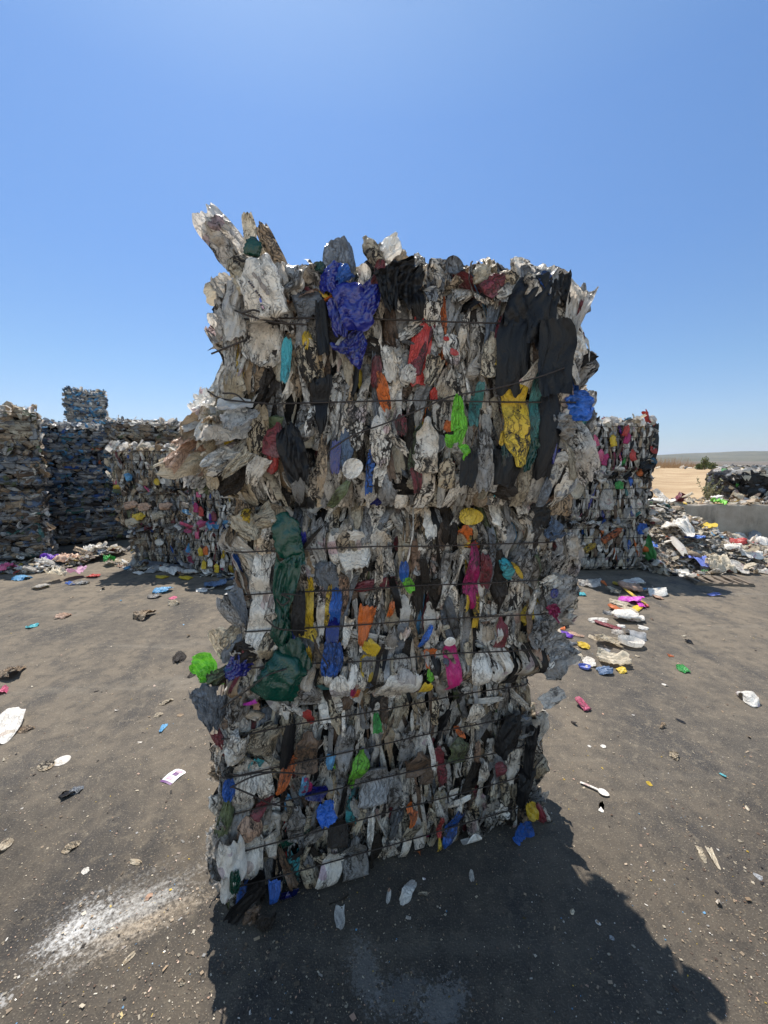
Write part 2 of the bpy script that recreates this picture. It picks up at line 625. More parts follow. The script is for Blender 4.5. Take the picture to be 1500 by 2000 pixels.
def shell_pieces(hx, hy, H, g, theme, counts, size, lod, wires, wire_off, horizontal=False, capr=(-.052, .020),
                 kinds=(('sheet', 6), ('bottle', 2.4), ('film', 3), ('strip', 2.6), ('disc', .3)), bulge=None, dirt=(.3, 1.1), ins=.085, ins_top=None):
    out = []
    faces = [('front', counts[0]), ('right', counts[1]), ('left', counts[1]), ('back', counts[2]), ('top', counts[3])]
    for fname, cnt in faces:
        W = 2 * hx if fname in ('front', 'back', 'top') else 2 * hy
        # stratified sampling keeps the coat even
        cols = max(2, int(round(math.sqrt(cnt * W / max(H, .1) * 1.6))))
        rows = int(math.ceil(cnt / cols))
        cells = [(i, j) for i in range(cols) for j in range(rows)]
        g.shuffle(cells)
        for (i, j) in cells[:cnt]:
            a = (i + g.uniform(-.3, 1.3)) / cols - .5
            b = (j + g.uniform(-.3, 1.3)) / rows
            kind = pick(kinds, g)
            w = size * g.uniform(.38, 1.08)
            h = size * g.uniform(1.4, 3.2)
            if kind == 'strip':
                w *= .5
                h *= 1.3
            if kind == 'disc':
                h = w * g.uniform(.8, 1.3)
            pc = make_piece(kind, w, h, g, lod if fname in ('front', 'left', 'right') else .5)
            yaw = g.choice([-1, 1]) * R(g.uniform(25, 80)) if g.random() < .7 else R(g.uniform(-22, 22))
            roll = R(g.normal(0, 11)) + (R(90) if horizontal else 0) + (R(g.uniform(-90, 90)) if g.random() < .13 else 0)
            if kind == 'bottle' and g.random() < .5:
                roll += math.pi
            V = pc.V @ rot_mat(yaw, R(g.normal(0, 11)), roll).T
            depth = g.uniform(-.014, .065) + .5 * w * abs(math.sin(yaw)) * g.uniform(.3, 1.0)
            if fname == 'top':
                V = pc.V @ rot_mat(g.uniform(-3, 3), R(g.uniform(-75, -10)), R(g.uniform(-60, 60))).T
                V = V + np.array([a * 2 * hx * .96, (b - .5) * 2 * hy * .96, H - .015 + g.uniform(-.02, .035)])
                cap = .035
            else:
                z = np.clip(b * H, .03, H - .02)
                if z < .5 * h * .6:
                    z = .5 * h * .6
                V[:, 1] += depth
                if fname == 'front':
                    V = V + np.array([a * 2 * hx, -hy, z])
                elif fname == 'back':
                    V = V * np.array([-1, -1, 1]) + np.array([a * 2 * hx, hy, z])
                elif fname == 'right':
                    V = np.stack([-V[:, 1] + hx, V[:, 0] + a * 2 * hy, V[:, 2] + z], -1)
                else:
                    V = np.stack([V[:, 1] - hx, -V[:, 0] + a * 2 * hy, V[:, 2] + z], -1)
                cap = g.uniform(*capr)
            V = press(V, hx, hy, H, cap, wires, wire_off, .11, ins, ins_top)
            if bulge is not None:
                V = bulge(V)
            pc.V = V
            pc.mat = pick(theme, g)
            pc.dirt = g.uniform(*dirt)
            out.append((fname, pc))
    return out


GRIMY = [('white', 35), ('milky', 16), ('cream', 11), ('grey', 14), ('tan', 5), ('brown', 4), ('dark', 6), ('black', 6.5),
         ('slate', 3), ('blue', .35), ('navy', .4), ('sky', .25), ('cyan', .1), ('green', .4), ('moss', 1.2), ('lime', .08), ('yellow', .35),
         ('orange', .2), ('red', .3), ('maroon', 1.3), ('pink', .05), ('magenta', .15), ('purple', .1), ('peach', 1.2)]

EDGE = [('white', 30), ('milky', 30), ('cream', 16), ('grey', 14), ('tan', 4), ('slate', 3), ('black', 3), ('maroon', 1), ('blue', .5)]

PART_NAME = {'sheet': 'plastic_scrap', 'bottle': 'crushed_bottle', 'film': 'plastic_film', 'strip': 'plastic_strip', 'disc': 'plastic_lid',
             'panel': 'plastic_panel', 'ribbed': 'ribbed_tray', 'bag': 'plastic_bag', 'net': 'plastic_net', 'jug': 'crushed_jug', 'lid': 'plastic_lid', 'bowl': 'plastic_cup'}


class Bale:
    def __init__(s, cx, cy, z0, rot, W, D, H):
        s.c = np.array([cx, cy, z0])
        s.rot, s.hx, s.hy, s.H = rot, W / 2, D / 2, H
        s.M = np.array(Matrix.Rotation(rot, 3, 'Z'))

    def local_dir(s, d):
        return s.M.T @ d

    def hit_front(s, px, py, off):
        d = ray(px, py)
        o = s.M.T @ (np.array([0, 0, CAM_H]) - s.c)
        dl = s.M.T @ d
        t = (-s.hy - off - o[1]) / dl[1]
        return o + dl * t, t


def front_bale(b, name, label, wires, wire_slopes, theme, features, g, n_front, size=.066, bulge=None, ins=.085, ins_top=None):
    root = bpy.data.objects.new(name, None)
    COL.objects.link(root)
    root.location = b.c
    root.rotation_euler = (0, 0, b.rot)
    tag(root, label, 'bale', 'bales of the tall stack in front')
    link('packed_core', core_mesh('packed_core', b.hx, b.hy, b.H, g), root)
    ps = shell_pieces(b.hx, b.hy, b.H, g, theme, (n_front, int(n_front * .62), int(n_front * .5), int(n_front * .5)), size, 1.0,
                      wires, -.002, bulge=bulge, ins=ins, ins_top=ins_top)
    front = [p for f, p in ps if f in ('front', 'left', 'right')]
    rest = [p for f, p in ps if f not in ('front', 'left', 'right')]
    groups = {}
    for f, p in ps:
        if f in ('front',):
            groups.setdefault(PART_NAME[p.kind], []).append(p)
        elif f in ('left', 'right') and g.random() < .0:
            pass
    stuff = [p for f, p in ps if f != 'front']
    for nm, lst in groups.items():
        lst.sort(key=lambda p: -p.size)
        for p in lst[:95]:
            link(nm, merge(nm, [p]), root)
        stuff += lst[95:]
    o = link('compressed_plastic', merge('compressed_plastic', stuff), root)
    tag(o, kind='stuff')
    for zw, sl in zip(wires, wire_slopes):
        P = wire_path(b.hx, b.hy, zw, .001, g, slope=sl)
        if bulge is not None:
            P = bulge(P)
        V, F = tube_mesh([P], .0025, True)
        link('baling_wire', mesh_from('baling_wire', V, F, mats=[WIRE]), root)
    for ft in features:
        add_feature(b, root, g, wires=wires, **ft)
    return root


def add_feature(b, root, g, px, py, w, h, kind, col, roll=0, off=.014, label=None, free=False, yaw=0, pitch=0, dirt=.75, rnd=.55, name=None, push=0, wires=()):
    if not free:
        off = off * .62 - .004
    P, t = b.hit_front(px, py, off)
    if push:                                   # further back along the bale's side
        d = ray(px, py)
        dl = b.M.T @ d
        P = P + dl * push
        t = t + push
    sc = t / FPX
    pc = make_piece(kind, w * sc, h * sc, g, 1.0)
    V = pc.V @ rot_mat(R(yaw), R(pitch), R(roll)).T + P
    if not free:
        V = press(V, b.hx, b.hy, b.H, .002 + off * .7, wires, -.002, .06, .04)
    V[:, 2] = np.maximum(V[:, 2], -b.c[2] + .004)
    ctr = V.mean(0)
    pc.V = V - ctr
    pc.mat, pc.dirt, pc.rnd = col, (dirt if dirt < .13 else .15 + dirt * 1.1), rnd
    nm = name or PART_NAME[kind]
    o = link(nm, merge(nm, [pc]), root, loc=ctr)
    if label:
        o['label'] = label
    return o


def F_(px, py, w, h, kind, col, roll=0, label=None, **kw):
    return dict(px=px, py=py, w=w, h=h, kind=kind, col=col, roll=roll, label=label, **kw)


# ------------------------------------------------------------------ the tall stack in front
def bale_at(lx, ly, z0, deg, W, D, H):
    a = R(deg)
    c = np.array([lx, ly]) + np.array([math.cos(a), math.sin(a)]) * W / 2 + np.array([-math.sin(a), math.cos(a)]) * D / 2
    return Bale(c[0], c[1], z0, a, W, D, H)


B_LOW = bale_at(-.565, 1.25, 0.0, 17, 1.24, .86, .765)
B_MID = bale_at(-.478, 1.285, .775, 8, 1.09, .88, .69)
B_TOP = bale_at(-.478, 1.24, 1.475, 2, 1.075, .90, .63)


def top_bulge(V):
    """the lower corner of the top bale sags out sideways"""
    x, y, z = V[:, 0], V[:, 1], V[:, 2]
    w = np.clip((-x - .22) / .33, 0, 1.2) ** 1.5 * np.exp(-((z - .15) / .17) ** 2)
    o = V.copy()
    o[:, 0] -= .19 * w * np.clip(1 + .5 * (y + .2), .6, 1.2)
    o[:, 1] += .12 * w * (y < 0)
    w2 = np.clip((x - .25) / .3, 0, 1.2) ** 1.5 * np.exp(-((z - .12) / .16) ** 2)
    o[:, 0] += .04 * w2
    return o


def mid_bulge(V):
    """the middle bale's lowest course squeezes out into a lip"""
    o = V.copy()
    k = .035 * np.exp(-((V[:, 2] - .075) / .055) ** 2) + .018 * np.exp(-((V[:, 2] - .56) / .07) ** 2)
    o[:, 1] += np.sign(V[:, 1]) * k * np.clip(np.abs(V[:, 1]) / .4, 0, 1)
    o[:, 0] += np.sign(V[:, 0]) * k * np.clip(np.abs(V[:, 0]) / .5, 0, 1)
    return o


g = np.random.default_rng(21)
FEAT_TOP = [
    # ragged crest
    F_(443, 468, 70, 130, 'sheet', 'milky', -38, "torn pale film flap pointing up at the top corner", free=True, off=-.02, yaw=15, dirt=.35, rnd=.8),
    F_(416, 444, 56, 60, 'film', 'milky', -60, free=True, off=0, yaw=-20, dirt=.5),
    F_(436, 480, 50, 70, 'film', 'peach', -40, free=True, off=-.03, dirt=.8),
    F_(468, 520, 60, 90, 'film', 'cream', -25, free=True, off=-.03),
    F_(486, 446, 26, 56, 'panel', 'cream', -6, "pale strip standing upright on the crest", free=True, off=-.02, dirt=.7),
    F_(528, 478, 30, 92, 'panel', 'tan', -26, "brownish blade of stiff plastic leaning on the crest", free=True, off=-.01, dirt=.7, rnd=.6),
    F_(515, 500, 40, 50, 'film', 'cream', -24, free=True, off=-.03),
    F_(493, 480, 33, 36, 'bottle', 'green', 10, "rounded base of a glossy green bottle", free=True, off=.0, dirt=.1, rnd=.9),
    F_(512, 562, 84, 118, 'jug', 'white', -14, "white crushed jug with faded dark print", free=True, off=.055, yaw=-8, dirt=.42, rnd=.95, name='printed_jug'),
    F_(478, 535, 58, 66, 'jug', 'cream', -30, free=True, off=.03, yaw=30, dirt=.5),
    F_(466, 600, 62, 118, 'film', 'milky', 4, "translucent white sheet hanging off the corner", free=True, off=.02, yaw=30, dirt=.25, rnd=.9),
    F_(447, 640, 46, 70, 'film', 'milky', -30, free=True, off=.0, yaw=40, dirt=.3),
    F_(452, 700, 40, 100, 'film', 'milky', 12, free=True, off=.0, yaw=40, dirt=.3, rnd=.9),
    F_(437, 735, 34, 80, 'film', 'white', 20, free=True, off=-.02, yaw=40, dirt=.3, rnd=.9),
    F_(455, 760, 40, 70, 'sheet', 'cream', 5, free=True, off=.0, yaw=30),
    F_(510, 668, 84, 84, 'film', 'white', 24, free=False, off=.03, dirt=.65),
    F_(543, 540, 22, 52, 'bottle', 'red', -6, "flattened red bottle cap sleeve", off=.03, dirt=.3),
    F_(567, 515, 26, 22, 'sheet', 'white', 10, off=.03, dirt=.3), F_(563, 508, 12, 14, 'sheet', 'red', 0, off=.035, dirt=.2),
    F_(598, 573, 92, 60, 'bottle', 'slate', 76, "grey crushed bottle lying sideways", off=.035, dirt=.35),
    F_(578, 540, 40, 46, 'film', 'cream', 0, off=.03), F_(600, 527, 56, 26, 'sheet', 'cream', 28, off=.03),
    F_(630, 560, 18, 46, 'strip', 'yellow', -34, off=.04), F_(625, 520, 34, 18, 'sheet', 'green', 20, off=.02, free=True),
    F_(650, 540, 54, 58, 'net', 'navy', 10, "bright blue mesh bag bunched at the crest", off=.04, free=True, dirt=.1, rnd=1.0),
    F_(668, 533, 40, 34, 'net', 'blue', 40, off=.05, free=True, dirt=.15),
    F_(690, 597, 96, 60, 'bag', 'navy', 70, "glossy deep blue film wrapped under the wire", off=.05, free=True, dirt=.12, rnd=1.0),
    F_(650, 600, 30, 60, 'sheet', 'grey', 10, off=.06, dirt=.8), F_(715, 630, 26, 50, 'sheet', 'cream', -20, off=.065, dirt=.8), F_(663, 620, 54, 66, 'bag', 'navy', 0, off=.04, free=True, dirt=.2, rnd=.9),
    F_(716, 585, 46, 70, 'bag', 'navy', 18, off=.045, free=True, dirt=.15, rnd=1.),
    F_(690, 672, 74, 56, 'bag', 'navy', 40, off=.04, free=True, dirt=.35, rnd=.8), F_(678, 672, 44, 40, 'film', 'grey', 30, off=.055, dirt=.9),
    F_(670, 512, 64, 90, 'panel', 'slate', -10, "dark grey plastic sheet jutting above the crest", free=True, off=-.03, yaw=18, dirt=.25, rnd=.9),
    F_(712, 537, 26, 32, 'bowl', 'white', 0, off=.05, dirt=.5, free=True), F_(738, 540, 20, 60, 'strip', 'maroon', 12, off=.03, free=True),
    F_(727, 490, 30, 66, 'bottle', 'cream', -30, "dirty white tube sticking up from the crest", free=True, off=.0, dirt=.6),
    F_(763, 478, 44, 50, 'film', 'white', 34, "crumpled white film at the highest point", free=True, off=.0, dirt=.12, rnd=1.0),
    F_(745, 500, 40, 50, 'film', 'milky', -10, free=True, off=-.02, dirt=.3), F_(783, 505, 36, 30, 'sheet', 'tan', 60, free=True, off=-.02),
    F_(790, 545, 96, 74, 'bag', 'black', 40, "black film folded over the crest", off=.04, free=True, dirt=.15, rnd=.9),
    F_(760, 565, 50, 80, 'bag', 'black', -10, off=.05, free=True, dirt=.2), F_(815, 575, 46, 110, 'film', 'black', -18, off=.04, dirt=.2),
    F_(838, 535, 28, 96, 'sheet', 'grey', -12, off=.04, dirt=.8), F_(850, 580, 36, 100, 'sheet', 'white', 6, off=.035, dirt=1),
    F_(884, 524, 36, 32, 'bowl', 'slate', 0, off=.02, free=True, dirt=.4), F_(822, 515, 60, 22, 'film', 'white', 80, free=True, off=-.03),
    F_(860, 525, 50, 36, 'film', 'grey', 70, free=True, off=-.03), F_(960, 528, 90, 26, 'film', 'cream', 84, free=True, off=-.02, rnd=.9),
    F_(1010, 520, 30, 34, 'film', 'white', 0, free=True, off=-.03, dirt=.3), F_(925, 530, 34, 26, 'film', 'tan', 60, free=True, off=-.02),
    F_(905, 560, 60, 50, 'film', 'white', 20, off=.03), F_(955, 560, 46, 60, 'sheet', 'white', 0, off=.03),
    F_(988, 562, 42, 46, 'ribbed', 'milky', 4, "ribbed grey and white tray end", off=.045, dirt=.75, rnd=.3),
    F_(1045, 545, 66, 40, 'panel', 'slate', 14, free=True, off=.0, dirt=.3, rnd=.9),
    F_(1048, 605, 104, 130, 'bag', 'black', 6, "large black sheet at the upper corner", off=0.031, dirt=.12, rnd=.8, free=True),
    F_(1004, 690, 66, 150, 'panel', 'black', 4, "tall black panel above the yellow bottle", off=0.028, dirt=.1, rnd=.6, free=True),
    F_(1080, 700, 72, 140, 'panel', 'black', -4, off=0.031, dirt=.12, rnd=.9, free=True),
    F_(1100, 565, 36, 60, 'film', 'black', -14, free=True, off=.0, dirt=.2),
    F_(1122, 622, 48, 110, 'film', 'milky', 16, "torn translucent sheet flapping past the edge", free=True, off=.0, yaw=-30, dirt=.45, rnd=.9),
    F_(1112, 672, 54, 64, 'film', 'white', -24, free=True, off=.01, yaw=-30, dirt=.45, rnd=.85),
    F_(1040, 730, 26, 70, 'film', 'white', 30, off=.065, dirt=.7), F_(1020, 660, 12, 30, 'strip', 'white', 34, off=.07, dirt=.2),
    F_(1133, 790, 60, 52, 'bag', 'blue', 76, "bright blue bag sticking out past the edge", free=True, off=.0, dirt=.3, rnd=.9),
    F_(1132, 815, 48, 44, 'film', 'teal', 10, free=True, off=-.02, dirt=.3, rnd=.8),
    F_(1128, 880, 58, 130, 'sheet', 'milky', -22, "stiff pale sheet hanging at the side", free=True, off=.0, yaw=-40, dirt=.7, rnd=.8),
    F_(1098, 790, 40, 60, 'sheet', 'white', 10, off=.03), F_(1105, 830, 60, 34, 'film', 'grey', 50, off=.03, free=True),
    # the face
    F_(822, 684, 42, 128, 'panel', 'red', 4, "smooth faded red panel under the upper wire", off=.04, dirt=.22, rnd=.75),
    F_(805, 640, 26, 60, 'sheet', 'white', 50, off=.05, dirt=.7), F_(803, 728, 40, 36, 'sheet', 'white', -6, off=.055, dirt=.5),
    F_(845, 722, 40, 56, 'film', 'cream', 20, off=.05, dirt=.9),
    F_(885, 680, 34, 60, 'sheet', 'white', -6, off=.05, dirt=.5), F_(874, 658, 12, 10, 'sheet', 'red', 0, off=.06, dirt=.2), F_(888, 686, 18, 12, 'sheet', 'red', 20, off=.062, dirt=.2),
    F_(598, 662, 22, 34, 'sheet', 'yellow', 8, off=.045, dirt=.35), F_(556, 702, 20, 84, 'film', 'cyan', 6, "turquoise film strip", off=.045, dirt=.3),
    F_(605, 702, 52, 72, 'film', 'cream', -16, off=.045, dirt=1.), F_(628, 640, 26, 100, 'panel', 'black', 0, off=0.019, dirt=.2, free=True),
    F_(748, 762, 24, 72, 'film', 'orange', -16, off=.045, dirt=.5, rnd=.5), F_(735, 725, 22, 60, 'sheet', 'maroon', 4, off=.04, dirt=.6),
    F_(960, 690, 34, 90, 'bottle', 'cream', 8, off=.045, dirt=.9), F_(985, 640, 26, 70, 'sheet', 'maroon', 16, off=.04, dirt=.5),
    F_(980, 680, 22, 60, 'sheet', 'yellow', 20, off=.045, dirt=1.1, rnd=.3), F_(1003, 610, 22, 50, 'film', 'maroon', 24, off=.045),
    F_(1014, 832, 54, 160, 'bottle', 'yellow', 174, "big yellow flattened bottle below the lower wire", off=.062, dirt=.5, rnd=.7),
    F_(985, 855, 16, 30, 'sheet', 'yellow', 10, off=.05, rnd=.4), F_(1050, 800, 26, 150, 'panel', 'teal', 3, off=.04, dirt=.4, rnd=.5),
    F_(1036, 890, 36, 60, 'film', 'green', 10, off=0.019, dirt=.1, free=True), F_(990, 890, 22, 60, 'film', 'green', 4, off=0.019, free=True),
    F_(1075, 850, 44, 170, 'panel', 'black', 2, off=0.025, dirt=.15, rnd=.7, free=True), F_(1088, 870, 16, 70, 'film', 'navy', 0, off=.05, dirt=.2),
    F_(896, 805, 34, 66, 'bag', 'lime', -8, "crinkled lime green bag caught by the lower wire", off=.06, free=True, dirt=.2, rnd=.8),
    F_(900, 838, 24, 56, 'bag', 'lime', 14, off=.06, free=True, dirt=.2), F_(880, 862, 24, 26, 'bag', 'lime', 0, off=.06, free=True, dirt=.2), F_(910, 880, 34, 18, 'bag', 'lime', 70, off=.06, free=True, dirt=.15),
    F_(878, 832, 20, 22, 'sheet', 'orange', 10, off=.065, dirt=.4), F_(850, 766, 16, 22, 'bottle', 'red', 0, off=.05, dirt=.15),
    F_(940, 770, 18, 50, 'panel', 'teal', 4, off=.045, dirt=.4), F_(930, 800, 22, 60, 'panel', 'teal', 2, off=.04, dirt=.5),
    F_(535, 858, 38, 70, 'bottle', 'maroon', 14, "dark red flattened bottle beside black film", off=.055, dirt=.25, rnd=1.), F_(529, 900, 24, 50, 'sheet', 'red', 8, off=.05, dirt=.5, rnd=.3),
    F_(572, 885, 52, 110, 'bag', 'black', -6, "wide black bag below the lower wire", off=.05, free=True, dirt=.12, rnd=.8), F_(625, 790, 42, 110, 'film', 'black', 2, off=.045, dirt=.12, rnd=.8),
    F_(603, 820, 14, 60, 'strip', 'white', 10, off=.06), F_(443, 868, 28, 26, 'sheet', 'yellow', -4, off=-.02, free=True, dirt=.35),
    F_(500, 845, 44, 110, 'sheet', 'cream', 6, off=.05, dirt=1.0), F_(498, 920, 50, 60, 'film', 'white', 20, off=.06, dirt=.7),
    F_(440, 930, 66, 70, 'bag', 'dark', 30, "dark brown film bulging at the lower corner", off=.0, free=True, dirt=.2), F_(414, 935, 24, 44, 'sheet', 'cream', -14, off=.02, free=True),
    F_(382, 922, 30, 34, 'sheet', 'red', 30, off=-.10, free=True, dirt=.4), F_(395, 945, 34, 36, 'film', 'moss', 20, off=-.06, free=True),
    F_(627, 905, 20, 104, 'strip', 'tan', 5, "long brown stick like strip", off=.055, dirt=.6), F_(655, 893, 20, 64, 'panel', 'navy', 4, off=.05, dirt=.3, rnd=.4),
    F_(676, 880, 30, 80, 'sheet', 'denim', 8, off=.05, dirt=.5), F_(688, 915, 36, 46, 'disc', 'white', 40, off=.065, dirt=.3, rnd=.9),
    F_(660, 968, 20, 70, 'strip', 'moss', 38, off=.06, dirt=.4, rnd=.9), F_(690, 830, 50, 90, 'sheet', 'white', 6, off=.05), F_(745, 860, 44, 100, 'sheet', 'white', -4, off=.05, rnd=.7),
    F_(835, 870, 46, 110, 'bottle', 'white', 2, off=.05, dirt=.8, rnd=.6), F_(785, 830, 24, 40, 'sheet', 'maroon', 0, off=.045),
    F_(915, 915, 34, 70, 'panel', 'black', 2, off=0.028, dirt=.1, rnd=.7, free=True), F_(875, 925, 34, 60, 'bottle', 'cream', 4, off=.05, rnd=.6),
    F_(948, 900, 34, 120, 'sheet', 'grey', 0, off=.05), F_(815, 940, 26, 50, 'film', 'maroon', 0, off=.04), F_(990, 915, 60, 70, 'panel', 'black', 10, off=0.022, dirt=.2, free=True),
]
# the shredded light film spilling out of the sagging corner
for k in range(46):
    px, py = g.uniform(352, 470), g.uniform(792, 930)
    if px < 352 + (880 - py) * .55 or (py > 900 and px < 385):
        px = g.uniform(400, 470)
    FEAT_TOP.append(F_(px, py, g.uniform(26, 62), g.uniform(50, 100), g.choice(['film', 'sheet', 'film']), g.choice(['milky', 'cream', 'white', 'peach', 'grey', 'tan'], p=[.3, .25, .2, .07, .1, .08]),
                       g.uniform(20, 80), off=g.uniform(-.16, .0) + (px - 352) * .0008, free=True, yaw=g.uniform(0, 50), pitch=g.uniform(-85, -25) if py < 880 else g.uniform(-40, 0), dirt=g.uniform(.05, .4), rnd=g.uniform(.6, 1)))
for k in range(26):
    FEAT_TOP.append(F_(g.uniform(385, 455), 790 + g.uniform(-8, 22), g.uniform(8, 16), g.uniform(40, 66), 'strip', g.choice(['milky', 'white']), g.uniform(-70, 60), off=g.uniform(-.14, 0), free=True,
                       yaw=g.uniform(-60, 60), dirt=.1, rnd=1))
# scrap standing up all along the crest
for k in range(74):
    px = g.uniform(545, 1105)
    FEAT_TOP.append(F_(px, 548 + g.uniform(-16, 18), g.uniform(28, 60), g.uniform(34, 64), g.choice(['film', 'sheet', 'bottle', 'sheet']), pick(EDGE if g.random() < .7 else GRIMY, g), g.uniform(-80, 80),
                       off=g.uniform(-.10, .02), free=True, yaw=g.uniform(-40, 40), dirt=g.uniform(.3, .9), rnd=g.uniform(.3, 1)))

